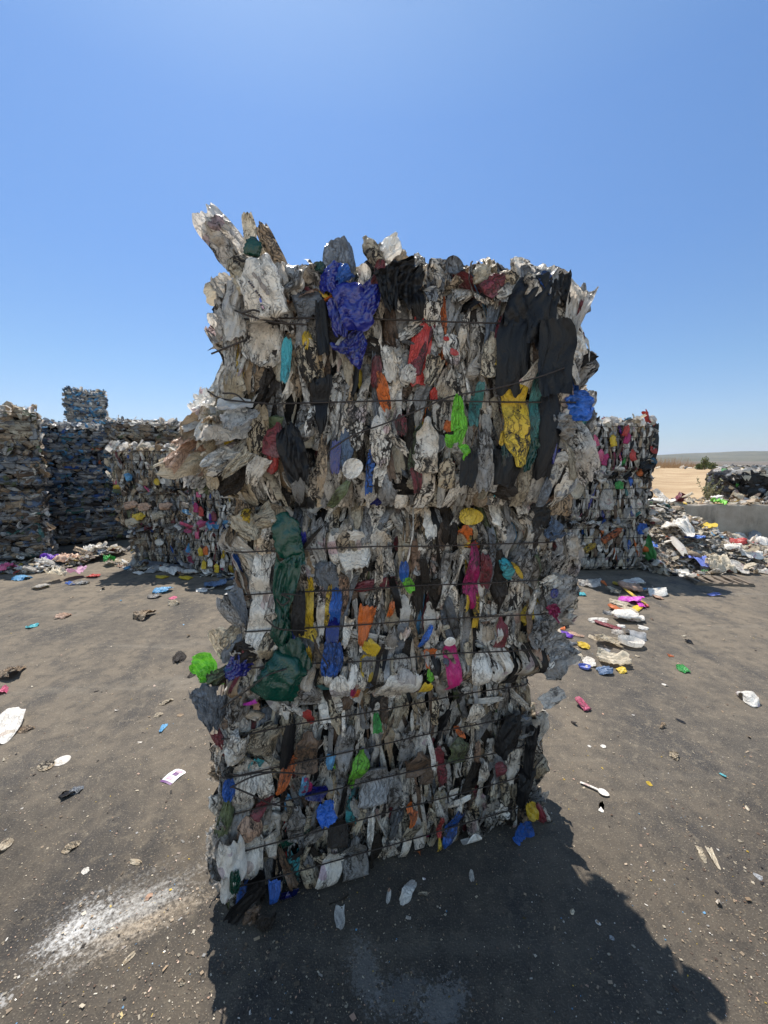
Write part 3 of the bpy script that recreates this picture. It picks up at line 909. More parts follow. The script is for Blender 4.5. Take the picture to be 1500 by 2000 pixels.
FEAT_MID = [
    F_(560, 1045, 54, 90, 'bottle', 'green', -14, "crumpled dark green bottle neck in the upper rows", off=0.034, dirt=.08, rnd=1, free=True),
    F_(520, 1085, 30, 60, 'sheet', 'white', 8, off=.075, dirt=.5), F_(588, 1120, 18, 90, 'sheet', 'milky', -4, off=.075, dirt=.7), F_(536, 1195, 36, 60, 'sheet', 'white', 20, off=.08, dirt=.5), F_(580, 1215, 16, 60, 'strip', 'black', 0, off=.08), F_(520, 1270, 40, 60, 'sheet', 'cream', 24, off=.075, dirt=.6),
    F_(558, 1150, 56, 120, 'bag', 'green', 6, "large dark green film sheet", off=0.034, dirt=.08, rnd=1., free=True), F_(575, 1070, 44, 70, 'bag', 'green', 0, off=0.037, dirt=.05, rnd=1, free=True),
    F_(548, 1325, 84, 96, 'jug', 'green', 20, "glossy bottle green jug base", off=0.043, dirt=.05, rnd=1.0, name='crushed_jug', free=True), F_(575, 1285, 54, 70, 'panel', 'green', -20, off=0.037, dirt=.12, rnd=.6, free=True),
    F_(550, 1235, 40, 60, 'film', 'green', 0, off=0.031, dirt=.1, free=True), F_(562, 1150, 40, 70, 'film', 'moss', 10, off=.072, dirt=.6, rnd=.4),
    F_(590, 1060, 16, 40, 'sheet', 'navy', 0, off=.05, dirt=.2, rnd=1), F_(564, 1262, 24, 46, 'sheet', 'navy', 4, "small bright blue scrap", off=.07, dirt=.1, rnd=1),
    F_(604, 1190, 18, 120, 'strip', 'yellow', 2, "long yellow strip running down the face", off=.06, dirt=.35, rnd=.6), F_(598, 1243, 44, 22, 'sheet', 'yellow', 20, off=.065, dirt=.4),
    F_(603, 1310, 13, 90, 'strip', 'yellow', 0, off=.055, dirt=.5, rnd=.4), F_(628, 1200, 18, 100, 'strip', 'white', 4, off=.06, dirt=.7), F_(641, 1190, 12, 90, 'strip', 'yellow', 8, off=.055, dirt=.7, rnd=.4),
    F_(656, 1190, 24, 70, 'panel', 'blue', 3, "blue panel strip beside the yellow strip", off=.058, dirt=.4, rnd=.25), F_(648, 1290, 40, 70, 'bag', 'blue', 6, off=.058, free=True, dirt=.35, rnd=.25),
    F_(650, 1240, 26, 60, 'panel', 'navy', 10, off=.05, dirt=.3, rnd=.3), F_(584, 1200, 26, 90, 'panel', 'black', 4, off=0.031, dirt=.1, rnd=.8, free=True),
    F_(505, 1160, 40, 70, 'sheet', 'white', -10, off=.055, dirt=.3, rnd=.8), F_(518, 1225, 74, 130, 'sheet', 'white', 14, "smooth pale sheet folded along the edge", off=.06, dirt=.3, rnd=.75),
    F_(510, 1120, 36, 110, 'sheet', 'white', 8, off=.04, dirt=.4, rnd=.8), F_(478, 1030, 54, 60, 'sheet', 'cream', -30, off=.03, free=True, dirt=.4), F_(515, 1020, 70, 50, 'film', 'cream', 60, off=.06, dirt=.4, rnd=.6),
    F_(540, 1010, 60, 40, 'sheet', 'tan', 30, off=.05, dirt=.5), F_(470, 1000, 44, 40, 'film', 'tan', 30, off=.0, free=True), F_(480, 1005, 26, 26, 'film', 'yellow', 30, off=.03, free=True, dirt=.9, rnd=.2),
    F_(470, 1185, 30, 70, 'film', 'slate', -16, off=.0, free=True, dirt=.1, rnd=.3), F_(487, 1170, 24, 60, 'film', 'slate', 10, off=-.02, free=True, dirt=.2),
    F_(460, 1265, 34, 80, 'panel', 'slate', 34, off=-.02, free=True, dirt=.2, rnd=1),
    F_(430, 1255, 40, 60, 'film', 'cream', -20, "pale cream film fluttering at the side", off=-.04, free=True, dirt=.3, rnd=.8), F_(450, 1245, 30, 50, 'film', 'cream', 30, off=-.02, free=True, dirt=.3),
    F_(398, 1300, 54, 48, 'bag', 'lime', -60, "lime green torn bag hanging out of the side", off=-.05, free=True, dirt=.12, rnd=1), F_(405, 1322, 60, 36, 'bag', 'lime', 70, off=-.04, free=True, dirt=.25, rnd=.8),
    F_(430, 1325, 40, 50, 'film', 'moss', 60, off=-.02, free=True), F_(462, 1310, 50, 60, 'net', 'navy', 20, "blue net bundle near the side", off=.02, free=True, dirt=.3, rnd=.8),
    F_(480, 1280, 50, 40, 'film', 'dark', 50, off=.02, free=True), F_(490, 1320, 50, 70, 'sheet', 'cream', -20, off=.05, dirt=.6, rnd=.4), F_(500, 1330, 14, 70, 'strip', 'white', 8, off=.07, dirt=.4),
    F_(405, 1385, 56, 90, 'bag', 'slate', -10, "dark grey ragged film sticking out sideways", off=-.01, free=True, dirt=.15, rnd=.35), F_(428, 1390, 34, 70, 'bag', 'slate', 8, off=.0, free=True, dirt=.2, rnd=.3),
    F_(395, 1360, 40, 40, 'film', 'slate', -30, off=-.01, free=True, dirt=.1, rnd=.5),
    F_(460, 1380, 50, 80, 'film', 'grey', 20, off=.03, free=True), F_(484, 1398, 40, 46, 'jug', 'peach', 10, off=.065, dirt=.6, rnd=.5), F_(486, 1383, 28, 12, 'sheet', 'violet', -20, "small magenta scrap", off=.08, dirt=.05, rnd=.6),
    F_(715, 1228, 38, 84, 'film', 'orange', 12, "orange film tied in by the wire", off=.06, dirt=.3, rnd=.7), F_(765, 1195, 12, 34, 'film', 'orange', 12, off=.055, dirt=.3),
    F_(728, 1275, 34, 44, 'sheet', 'yellow', -20, "bright yellow crumpled sheet", off=.07, dirt=.3, rnd=.7), F_(722, 1312, 32, 50, 'sheet', 'yellow', -10, off=.065, dirt=.4, rnd=.6), F_(722, 1338, 24, 22, 'sheet', 'denim', 0, off=.06),
    F_(922, 1010, 50, 34, 'disc', 'yellow', 10, "yellow round lid in the shaded gap", off=.055, dirt=.4, rnd=.6), F_(912, 1048, 30, 44, 'bottle', 'orange', -6, off=.06, dirt=.6, rnd=.75), F_(918, 1060, 22, 26, 'sheet', 'yellow', 0, off=.065),
    F_(690, 1075, 78, 66, 'jug', 'white', 70, "big white crushed container", off=.065, dirt=.35, rnd=.7), F_(742, 1060, 50, 40, 'film', 'white', 40, off=.05), F_(640, 1130, 50, 60, 'film', 'slate', 0, off=.05, dirt=.5),
    F_(930, 1115, 34, 100, 'film', 'magenta', 4, "dark magenta film below the first wire", off=.058, dirt=.4, rnd=.35), F_(928, 1165, 26, 60, 'film', 'magenta', 0, off=.06, dirt=.25, rnd=.6),
    F_(955, 1120, 26, 70, 'film', 'maroon', -6, off=.055, dirt=.4), F_(1000, 1118, 54, 24, 'sheet', 'cyan', 66, "turquoise sheet scrap", off=.07, dirt=.3, rnd=.8), F_(1020, 1120, 50, 9, 'strip', 'yellow', 50, off=.078),
    F_(888, 1305, 32, 84, 'sheet', 'magenta', -8, "bright pink strip with a white ring", off=.07, dirt=.1, rnd=1.0), F_(890, 1346, 12, 44, 'strip', 'magenta', 40, off=.07, dirt=.1, rnd=1),
    F_(884, 1262, 24, 24, 'lid', 'white', 0, "white ring cap on the pink strip", off=.085, dirt=.1, rnd=1.0, name='ring_cap'),
    F_(848, 1296, 20, 40, 'strip', 'orange', 20, off=.075, dirt=.2), F_(840, 1290, 26, 10, 'strip', 'orange', 80, off=.075, dirt=.2),
    F_(985, 1245, 24, 66, 'bottle', 'maroon', 4, "dark red slim bottle", off=.06, dirt=.3, rnd=.9), F_(982, 1250, 12, 30, 'sheet', 'white', 4, off=.075, dirt=.3),
    F_(802, 1148, 20, 34, 'film', 'lime', -30, off=.06, dirt=.25, rnd=.6), F_(792, 1120, 20, 44, 'film', 'blue', 0, off=.055, dirt=.4, rnd=.5),
    F_(605, 1370, 44, 70, 'bottle', 'grey', 4, "grey rounded flattened bottle base", off=.07, dirt=.6, rnd=.4), F_(665, 1350, 40, 50, 'sheet', 'white', -20, off=.065, dirt=.3, rnd=.8), F_(690, 1330, 16, 44, 'strip', 'white', 14, off=.07, dirt=.2, rnd=.9),
    F_(698, 1368, 14, 34, 'film', 'orange', 14, off=.065, dirt=.2), F_(690, 1360, 10, 28, 'strip', 'magenta', 8, off=.065), F_(778, 1350, 60, 80, 'jug', 'white', 30, "white crushed tub wedged low", off=.07, dirt=.4, rnd=.6),
    F_(815, 1345, 20, 48, 'strip', 'white', 16, off=.07, dirt=.3), F_(835, 1355, 26, 34, 'sheet', 'yellow', 20, off=.07, dirt=.25, rnd=.8), F_(845, 1325, 16, 24, 'film', 'lime', 0, off=.07, dirt=.3, rnd=.4),
    F_(944, 1315, 42, 66, 'sheet', 'white', 8, "pale folded bottle panel", off=.07, dirt=.4, rnd=.7), F_(975, 1320, 28, 36, 'sheet', 'white', 0, off=.07, dirt=.3), F_(835, 1250, 12, 50, 'strip', 'blue', 34, off=.065, dirt=.3),
    F_(1040, 1090, 80, 110, 'film', 'grey', 20, off=.04, dirt=.8), F_(1118, 1065, 60, 34, 'bottle', 'milky', 84, "clear crushed bottle poking out sideways", off=.0, free=True, dirt=.6, rnd=.6),
    F_(1085, 1040, 50, 36, 'film', 'denim', 50, off=.03, free=True, dirt=.5), F_(1095, 1120, 54, 80, 'film', 'milky', 30, off=.0, free=True, yaw=-30, dirt=.6), F_(1080, 1170, 66, 110, 'film', 'grey', 44, "grey translucent film fanning out at the side", off=.01, free=True, yaw=-30, dirt=.5, rnd=1),
    F_(1085, 1160, 16, 20, 'sheet', 'navy', 30, off=.03, free=True), F_(1080, 1190, 40, 20, 'film', 'magenta', 50, off=.03, free=True, dirt=.3, rnd=.3), F_(1082, 1270, 60, 70, 'bag', 'grey', 40, "pale grey film fan at the side", off=.01, free=True, yaw=-30, dirt=.3, rnd=.9),
    F_(1060, 1240, 50, 60, 'film', 'grey', 10, off=.02, free=True, dirt=.5), F_(1090, 1310, 50, 50, 'film', 'grey', 60, off=.0, free=True, dirt=.4), F_(1085, 1370, 34, 50, 'film', 'milky', 60, off=.0, free=True, dirt=.3, rnd=.7),
    F_(1060, 1000, 40, 60, 'panel', 'black', 0, off=0.019, dirt=.2, free=True), F_(1030, 1000, 30, 70, 'sheet', 'white', -14, off=.05), F_(1095, 985, 60, 44, 'panel', 'tan', 4, off=.02, free=True, dirt=.7, rnd=.6),
]
FEAT_LOW = [
    F_(935, 1405, 42, 46, 'lid', 'white', 10, "round white lid near the upper corner", off=.07, dirt=.5, rnd=.9),
    F_(432, 1460, 22, 66, 'film', 'maroon', -20, "dark red film strip at the side", off=.0, free=True, dirt=.2, rnd=.7), F_(462, 1470, 50, 60, 'film', 'white', 30, off=.03, free=True, dirt=.5), F_(520, 1450, 80, 60, 'bag', 'cream', 40, off=.04, dirt=.7, rnd=.3),
    F_(562, 1460, 24, 90, 'panel', 'black', 12, off=0.025, dirt=.1, free=True), F_(600, 1480, 46, 90, 'bottle', 'brown', 4, off=.055, dirt=.6, rnd=1), F_(680, 1480, 40, 110, 'sheet', 'grey', 10, off=.05, dirt=.7),
    F_(1040, 1470, 34, 110, 'bag', 'black', 4, "black film running down the edge", off=.03, free=True, dirt=.1, rnd=.8), F_(1030, 1545, 40, 80, 'bag', 'black', 10, off=.03, free=True, dirt=.15), F_(1000, 1440, 50, 90, 'bag', 'black', 16, off=.04, free=True, dirt=.15),
    F_(705, 1505, 34, 60, 'bottle', 'lime', 14, "lime green flattened bottle", off=.06, dirt=.4, rnd=.25), F_(740, 1420, 22, 34, 'film', 'leaf', 0, off=.06, dirt=.4, rnd=1), F_(692, 1535, 14, 40, 'strip', 'lime', 8, off=.055, rnd=.2),
    F_(636, 1582, 54, 34, 'bag', 'blue', 80, "bright blue crinkled bag on the wire", off=.075, free=True, dirt=.1, rnd=1.0), F_(620, 1560, 40, 34, 'sheet', 'navy', 20, off=.05, dirt=.3, rnd=.3), F_(594, 1550, 18, 52, 'strip', 'sky', 6, off=.065, dirt=.3, rnd=.6),
    F_(500, 1505, 26, 40, 'film', 'cyan', 10, off=.05, dirt=.4, rnd=.7), F_(556, 1530, 28, 70, 'film', 'orange', 24, "orange film strips by the side wire", off=.06, dirt=.4, rnd=.35), F_(580, 1500, 18, 40, 'film', 'orange', 10, off=.06, dirt=.4, rnd=.4),
    F_(600, 1545, 20, 44, 'bottle', 'magenta', 0, off=.06, dirt=.4, rnd=.7), F_(447, 1543, 24, 46, 'film', 'blue', 4, "small blue film flap at the side", off=.02, free=True, dirt=.2, rnd=.5),
    F_(648, 1500, 22, 24, 'film', 'sky', 20, off=.06, dirt=.3), F_(515, 1590, 22, 62, 'bottle', 'maroon', 40, "dusty red bottle lying aslant", off=.07, dirt=.4, rnd=1), F_(485, 1635, 52, 56, 'sheet', 'peach', 4, off=.06, dirt=.4, rnd=.5),
    F_(480, 1530, 50, 90, 'sheet', 'white', 4, off=.05, dirt=.45, rnd=.6), F_(515, 1540, 34, 90, 'sheet', 'white', -8, off=.05, dirt=.5, rnd=.7), F_(440, 1600, 34, 80, 'film', 'moss', 10, off=.02, free=True, dirt=.3, rnd=1),
    F_(430, 1650, 50, 80, 'film', 'milky', 14, "translucent pale film bulging at the base corner", off=.0, free=True, dirt=.3, rnd=.35), F_(452, 1690, 54, 90, 'sheet', 'white', -6, "white folded bottle side at the base corner", off=.05, free=True, dirt=.3, rnd=.85),
    F_(492, 1690, 50, 100, 'sheet', 'white', 6, off=.055, dirt=.25, rnd=.8), F_(440, 1740, 18, 54, 'strip', 'white', 4, off=.05, free=True, dirt=.3), F_(458, 1728, 20, 50, 'film', 'green', 4, off=.06, free=True, dirt=.2, rnd=1),
    F_(478, 1765, 36, 84, 'panel', 'black', 42, "black slab at the base corner", off=.06, free=True, dirt=.2), F_(535, 1765, 26, 44, 'bag', 'blue', 10, "blue film knot at the base", off=.08, dirt=.15, rnd=.7), F_(565, 1780, 50, 30, 'film', 'navy', 60, off=.07, dirt=.5, rnd=.2),
    F_(490, 1790, 50, 40, 'film', 'brown', 40, off=.07, free=True), F_(520, 1810, 40, 30, 'film', 'dark', 20, off=.09, free=True),
    F_(1020, 1622, 44, 38, 'panel', 'blue', -16, "dark blue panel at the lower edge", off=.05, free=True, dirt=.2, rnd=.15), F_(1040, 1585, 24, 46, 'sheet', 'yellow', -24, off=.03, free=True, dirt=.2, rnd=.4), F_(1058, 1592, 18, 50, 'sheet', 'maroon', -26, off=.02, free=True, dirt=.2, rnd=1),
    F_(1072, 1600, 12, 50, 'sheet', 'white', -24, off=.01, free=True), F_(930, 1663, 38, 54, 'lid', 'white', 14, "oval white lid standing at the base", off=.07, dirt=.25, rnd=.9), F_(945, 1665, 36, 44, 'lid', 'milky', 20, off=.05, dirt=.5),
    F_(982, 1508, 30, 26, 'bottle', 'maroon', 80, off=.055, dirt=.3, rnd=.7), F_(890, 1630, 26, 76, 'strip', 'blue', 28, "blue strip slanting to the base", off=.06, dirt=.5, rnd=.2), F_(808, 1590, 14, 24, 'film', 'orange', 0, off=.065, dirt=.2),
    F_(812, 1640, 34, 36, 'sheet', 'cream', 0, off=.065, dirt=.5, rnd=.4), F_(810, 1610, 18, 30, 'film', 'orange', 20, off=.06, dirt=.6, rnd=.2), F_(830, 1710, 34, 20, 'film', 'orange', 60, off=.06, dirt=.8, rnd=.2), F_(862, 1665, 8, 36, 'strip', 'yellow', 4, off=.06),
    F_(697, 1690, 54, 96, 'bottle', 'grey', 3, "large grey flattened bottle at the base", off=.075, dirt=.7, rnd=.2), F_(650, 1720, 44, 74, 'ribbed', 'white', 24, "white ribbed container side at the base", off=.075, dirt=.35, rnd=.6),
    F_(735, 1545, 60, 80, 'jug', 'grey', 6, "pale grey crushed jug with a notch", off=.07, dirt=.35, rnd=.7), F_(775, 1550, 30, 90, 'bottle', 'grey', 2, off=.065, dirt=.5, rnd=.4), F_(665, 1640, 40, 50, 'bottle', 'dark', 14, off=.065, dirt=.3),
    F_(580, 1625, 34, 80, 'bottle', 'grey', 3, off=.06, dirt=.6, rnd=.3), F_(990, 1600, 50, 26, 'film', 'white', 70, off=.05), F_(950, 1520, 22, 50, 'sheet', 'white', 10, off=.055), F_(895, 1560, 20, 26, 'sheet', 'white', -20, off=.06, dirt=.15, rnd=.8),
    F_(605, 1410, 40, 16, 'film', 'red', 70, off=.06, dirt=.4, rnd=.3), F_(865, 1625, 12, 50, 'strip', 'red', 4, off=.05), F_(820, 1500, 44, 60, 'bottle', 'brown', 0, off=.055, rnd=.8), F_(900, 1475, 40, 60, 'bottle', 'moss', 4, off=.055, dirt=.6, rnd=.5),
    F_(905, 1440, 30, 12, 'film', 'orange', 60, off=.06, dirt=.4), F_(662, 1770, 6, 60, 'strip', 'dark', 40, off=.06, free=True),
]
for lst, x0, x1, y0, y1, cnt, side in ((FEAT_MID, 1055, 1105, 1010, 1300, 20, 1), (FEAT_MID, 455, 500, 1000, 1370, 26, -1), (FEAT_LOW, 425, 465, 1440, 1720, 22, -1), (FEAT_LOW, 1015, 1050, 1400, 1600, 20, 1),
                                       (FEAT_TOP, 1095, 1135, 580, 900, 22, 1), (FEAT_TOP, 425, 465, 560, 780, 16, -1)):
    for k in range(cnt):           # loose ends fraying past both edges
        lst.append(F_(g.uniform(x0, x1), g.uniform(y0, y1), g.uniform(26, 56), g.uniform(40, 80), g.choice(['film', 'sheet', 'film', 'bottle']), pick(EDGE, g), side * g.uniform(10, 70),
                      off=g.uniform(-.18, .0), free=True, yaw=-side * g.uniform(0, 55), dirt=g.uniform(.3, .9), rnd=g.uniform(.2, .9)))

ZMIN[0] = -.022
top_root = front_bale(B_TOP, 'plastic_bale', "top bale of the tall front stack, with the yellow bottle, red panel and ragged crest", [.30, .53], [0, 0],
                      GRIMY, FEAT_TOP, np.random.default_rng(31), 690, bulge=top_bulge, ins=.045, ins_top=.012)
mid_root = front_bale(B_MID, 'plastic_bale', "middle bale of the tall front stack, with the dark green bottles and four wires", [.145, .27, .395, .54], [0, 0, 0, 0],
                      GRIMY, FEAT_MID, np.random.default_rng(32), 710, bulge=mid_bulge, ins=.06, ins_top=.06)
ZMIN[0] = .004
low_root = front_bale(B_LOW, 'plastic_bale', "lowest bale of the tall front stack, sitting on the ground beside its own shadow", [.11, .25, .40, .54, .68], [0, 0, 0, 0, 0],
                      GRIMY, FEAT_LOW, np.random.default_rng(33), 780, ins=.03, ins_top=.085)


def loose_wire(b, root, pts, off=.03, r=.0026):
    P = []
    for p in pts:
        q, t = b.hit_front(p[0], p[1], p[2] if len(p) > 2 else off)
        P.append(q)
    V, F = tube_mesh([spline(P, 6)], r)
    link('wire_end', mesh_from('wire_end', V, F, mats=[WIRE]), root)


loose_wire(B_TOP, top_root, [(458, 606, .06), (490, 618, .06), (540, 630, .045), (600, 634, .03)])
loose_wire(B_TOP, top_root, [(472, 612, .075), (498, 606, .07), (530, 620, .05), (560, 630, .04)])
loose_wire(B_TOP, top_root, [(413, 691, .0), (450, 676, .02), (480, 664, .03)])
loose_wire(B_TOP, top_root, [(406, 764, .02), (430, 778, .03), (470, 784, .035), (520, 788, .025)])
loose_wire(B_TOP, top_root, [(435, 768, .03), (460, 770, .04), (480, 786, .035)])
loose_wire(B_TOP, top_root, [(640, 882, .055), (690, 850, .06), (750, 828, .055), (820, 800, .05), (880, 775, .05), (960, 760, .06), (1040, 740, .07), (1120, 712, .03)])
loose_wire(B_LOW, low_root, [(448, 1510, .05), (470, 1515, .05), (520, 1508, .05), (600, 1512, .05)])
loose_wire(B_LOW, low_root, [(450, 1538, .05), (490, 1518, .06), (530, 1508, .05)])
loose_wire(B_LOW, low_root, [(452, 1536, .05), (490, 1552, .06), (530, 1570, .05), (580, 1578, .045)])
loose_wire(B_MID, mid_root, [(520, 1210, .07), (545, 1228, .065), (600, 1232, .05)])
loose_wire(B_MID, mid_root, [(430, 1385, .03), (480, 1350, .06), (520, 1320, .07), (560, 1306, .06)])
loose_wire(B_MID, mid_root, [(540, 1170, .06), (552, 1182, .07), (566, 1170, .065), (550, 1160, .065), (590, 1163, .05)])
loose_wire(B_MID, mid_root, [(610, 1240, .06), (622, 1270, .06), (640, 1300, .06)])
loose_wire(B_LOW, low_root, [(1035, 1530, .0), (1045, 1500, -.02), (1060, 1480, -.04)])
# print on the white jug
jug = next(o for o in top_root.children if o.name.startswith('printed_jug'))


# ------------------------------------------------------------------ the ground
def ground_mat():
    t = NT("compacted_asphalt")
    p = t.pos()
    big = t.noise(t.mapping(p, (1, .6, 1), (0, 0, .5)), .8, 6, .62)
    mid = t.noise(p, 3.2, 6, .65)
    sm = t.noise(p, 26, 5, .65)
    fine = t.noise(p, 160, 3, .6)
    dusty = t.ramp(t.math('ADD', t.math('MULTIPLY', big, .7), t.math('MULTIPLY', mid, .4)), .42, .66)
    sep = t.n('ShaderNodeSeparateXYZ')
    t.t.links.new(p, sep.inputs[0])
    behind = t.ramp(sep.outputs[1], .2, -2.0)                    # pale unseen ground added behind the viewpoint to bounce light forward
    near_shade = t.ramp(t.math('ADD', sep.outputs[1], t.math('MULTIPLY', t.math('SUBTRACT', big, .5), 1.5)), 2.1, 1.3)  # nearest ground darkened in colour to deepen the stack's shadow
    far = t.ramp(sep.outputs[1], 1.5, 6.0)                       # the yard grows dustier towards the stacks
    dusty = t.math('ADD', t.math('MULTIPLY', dusty, .75), t.math('MULTIPLY', far, .45), clamp=True)
    c = t.mix(dusty, (.070, .061, .051), (.162, .130, .094))
    oil = t.ramp(t.noise(t.mapping(p, (1, .55, 1), (0, 0, .5)), 1.7, 7, .68), .47, .64)
    c = t.mix(t.math('MULTIPLY', oil, .85), c, (.046, .043, .041))
    tr = t.noise(t.mapping(p, (.25, 2.6, 1), (0, 0, .42)), 1.3, 4, .6)
    c = t.mix(t.math('MULTIPLY', t.ramp(tr, .56, .74), .5), c, (.19, .165, .13))
    c = t.mix(t.math('MULTIPLY', t.ramp(sm, .50, .64), .6), c, (.20, .165, .12))
    c = t.mix(t.math('MULTIPLY', t.ramp(t.noise(p, 13, 6, .7), .50, .62), .55), c, (.035, .032, .030))
    c = t.mix(t.math('MULTIPLY', t.ramp(fine, .54, .66), .6), c, (.24, .20, .15))
    wv = t.vadd(p, t.vadd(t.noise(p, 9, 2, .5, out=1), None, 'SCALE', .06))
    for sc, th, colr, am in ((58, .15, (.36, .29, .19), .6), (95, .14, (.38, .34, .26), .55), (34, .09, (.30, .24, .15), .5)):
        d = t.voro(wv, sc)
        cell = t.voro(wv, sc, out='Color')
        sp2 = t.n('ShaderNodeSeparateColor')
        t.t.links.new(cell, sp2.inputs[0])
        keep = t.ramp(sp2.outputs[0], .72, .80)
        m = t.math('MULTIPLY', t.ramp(d, th, th * 1.6, 1, 0), keep)
        m = t.math('MULTIPLY', m, t.ramp(mid, .35, .6, .25, 1))
        c = t.mix(t.math('MULTIPLY', m, am), c, colr)
    c = t.mix(t.math('MULTIPLY', near_shade, .48), c, t.mix(1.0, c, (.30, .29, .29), 'MULTIPLY'))
    c = t.mix(behind, c, t.mix(mid, (.52, .47, .40), (.68, .62, .54)))
    # spilt white powder, dragged into streaks
    def spill(cx, cy, ang, L, Wd, seed, strength, colr, sharp=.2, grain=.55):
        nonlocal c
        q = t.mapping(t.vadd(p, (cx, cy, 0), 'SUBTRACT'), (1, 1, 0), (0, 0, -ang))
        e = t.vadd(t.mapping(q, (1 / L, 1 / Wd, 0)), (0, 0, 0))
        ln = t.n('ShaderNodeVectorMath')
        ln.operation = 'LENGTH'
        t.t.links.new(e, ln.inputs[0])
        st = t.noise(t.mapping(q, (3.5, 22, 1), loc=(seed, seed, 0)), 1.0, 6, .7)
        gr = t.noise(p, 70, 4, .75)
        mm = t.math('SUBTRACT', t.math('ADD', t.math('MULTIPLY', st, .95), t.math('MULTIPLY', t.ramp(gr, .3, .7), grain)), t.math('MULTIPLY', ln.outputs['Value'], .62))
        c = t.mix(t.math('MULTIPLY', t.ramp(mm, .22, .22 + sharp * 1.6), strength), c, colr)
    spill(-.90, 1.29, .60, .42, .19, 2.0, .95, (.50, .475, .435), .50, .36)
    spill(-.84, 1.225, .50, .38, .10, 5.0, .95, (.44, .35, .25), .5, .33)
    spill(-1.06, 1.22, .8, .18, .15, 9.0, .95, (.60, .58, .55), .42, .40)
    spill(-1.17, 1.00, .9, .08, .04, 12.0, .5, (.56, .54, .51), .2)
    spill(-.06, 1.10, 1.9, .10, .05, 3.0, .13, (.50, .49, .47), .12, .70)
    spill(.17, 1.02, .7, .09, .06, 7.0, .15, (.52, .51, .49), .12, .68)
    spill(.05, 1.045, .3, .09, .05, 8.0, .10, (.5, .5, .49), .12, .75)
    # old tyre smear of pale dust by the scatter
    spill(1.25, 3.75, 1.3, .34, .20, 15.0, .55, (.34, .29, .22), .3)
    h = t.math('ADD', t.math('MULTIPLY', sm, .5), t.math('MULTIPLY', fine, .35))
    h = t.math('ADD', h, t.math('MULTIPLY', mid, .8))
    return t.out(t.bsdf(c, .82, t.bump(h, .8, .012), .25))


def sheet_grid(name, xs, ys, zf, m, kind='structure'):
    X, Y = np.meshgrid(xs, ys)
    Z = zf(X, Y)
    me = mesh_from(name, np.stack([X, Y, Z], -1).reshape(-1, 3), grid_faces(len(xs), len(ys)), mats=[m])
    return tag(link(name, me), kind=kind)


gx = np.concatenate([-np.geomspace(9000, 8, 14), np.linspace(-7, 7, 40), np.geomspace(8, 9000, 14)])
gy = np.concatenate([-np.geomspace(9000, 4, 12), np.linspace(-3, 10, 40), np.geomspace(11, 9000, 16)])
gg = np.random.default_rng(5)
near = lambda X, Y: np.exp(-((X / 7) ** 2 + ((Y - 4) / 7) ** 2))
sheet_grid('ground', gx, gy, lambda X, Y: 0 * X, ground_mat())


def sand_mat():
    t = NT("dry_sand")
    p = t.pos()
    n1 = t.noise(p, .5, 5, .6)
    n2 = t.noise(t.mapping(p, (1, 2.2, 1)), 2.2, 6, .7)
    c = t.mix(t.ramp(n1, .35, .65), (.33, .225, .13), (.43, .315, .19))
    c = t.mix(t.math('MULTIPLY', t.ramp(n2, .55, .7), .55), c, (.24, .15, .085))
    c = t.mix(t.math('MULTIPLY', t.ramp(t.noise(p, 9, 4, .7), .6, .72), .6), c, (.62, .50, .34))
    return t.out(t.bsdf(c, .95, t.bump(n2, .8, .06), .1))


WALL_Y, WALL_TOP = 7.78, .765


def sand_z(X, Y):
    rise = np.clip((X - 2.3) / 2.0, 0, 1)
    rise = rise * rise * (3 - 2 * rise)
    fall = np.clip((Y - 60) / 60, 0, 1)
    bump = .05 * np.sin(X * .9 + Y * .35) * np.sin(Y * .6) + .03 * np.sin(X * 2.3 - Y * 1.7)
    return (.70 + bump * np.clip((Y - 9) / 4, 0, 1)) * rise * (1 - fall) - .02 - .6 * fall


sheet_grid('sand_field', np.concatenate([np.linspace(2.3, 16, 50), np.linspace(16.5, 90, 50)]),
           np.concatenate([[WALL_Y + .14], np.linspace(8.0, 20, 50), np.geomspace(20.5, 121, 50)]), sand_z, sand_mat())


def concrete_mat():
    t = NT("weathered_concrete")
    p = t.pos()
    n = t.noise(p, 1.6, 6, .65)
    st = t.noise(t.mapping(p, (2.6, 2.6, .9)), 1.0, 5, .65)
    c = t.mix(t.ramp(n, .35, .65), (.30, .25, .195), (.42, .36, .29))
    c = t.mix(t.math('MULTIPLY', t.ramp(st, .5, .72), .7), c, (.085, .072, .058))
    c = t.mix(t.math('MULTIPLY', t.ramp(t.noise(p, 1.1, 3, .5), .58, .75), .5), c, (.34, .32, .28))
    c = t.mix(t.math('MULTIPLY', t.ramp(t.noise(p, 40, 4, .7), .58, .7), .35), c, (.07, .06, .05))
    return t.out(t.bsdf(c, .9, t.bump(t.noise(p, 35, 5, .7), .5, .01), .2))


CONC = concrete_mat()
xs = np.linspace(3.6, 15.5, 60)
wv = []
gw = np.random.default_rng(8)
for x in xs:
    j = gw.normal(0, .006, 4)
    for (yy, zz) in ((WALL_Y + j[0] * .5, 0.0), (WALL_Y + j[1] * .5, WALL_TOP - .02), (WALL_Y + .018, WALL_TOP + j[2]), (WALL_Y + .17, WALL_TOP + j[3]), (WALL_Y + .18, 0.0)):
        wv.append((x, yy, zz))
nF = []
for i in range(len(xs) - 1):
    for k in range(4):
        nF.append((i * 5 + k, i * 5 + k + 1, i * 5 + 5 + k + 1, i * 5 + 5 + k))
for st in (0, (len(xs) - 1) * 5):
    nF.append((st, st + 1, st + 3, st + 4))
    nF.append((st + 1, st + 2, st + 3, st + 1 + 0) if False else (st + 1, st + 2, st + 2, st + 3))
nF = [f for f in nF if len(set(f)) == 4]
wall = link('retaining_wall', mesh_from('retaining_wall', wv, nF, mats=[CONC], smooth=False))
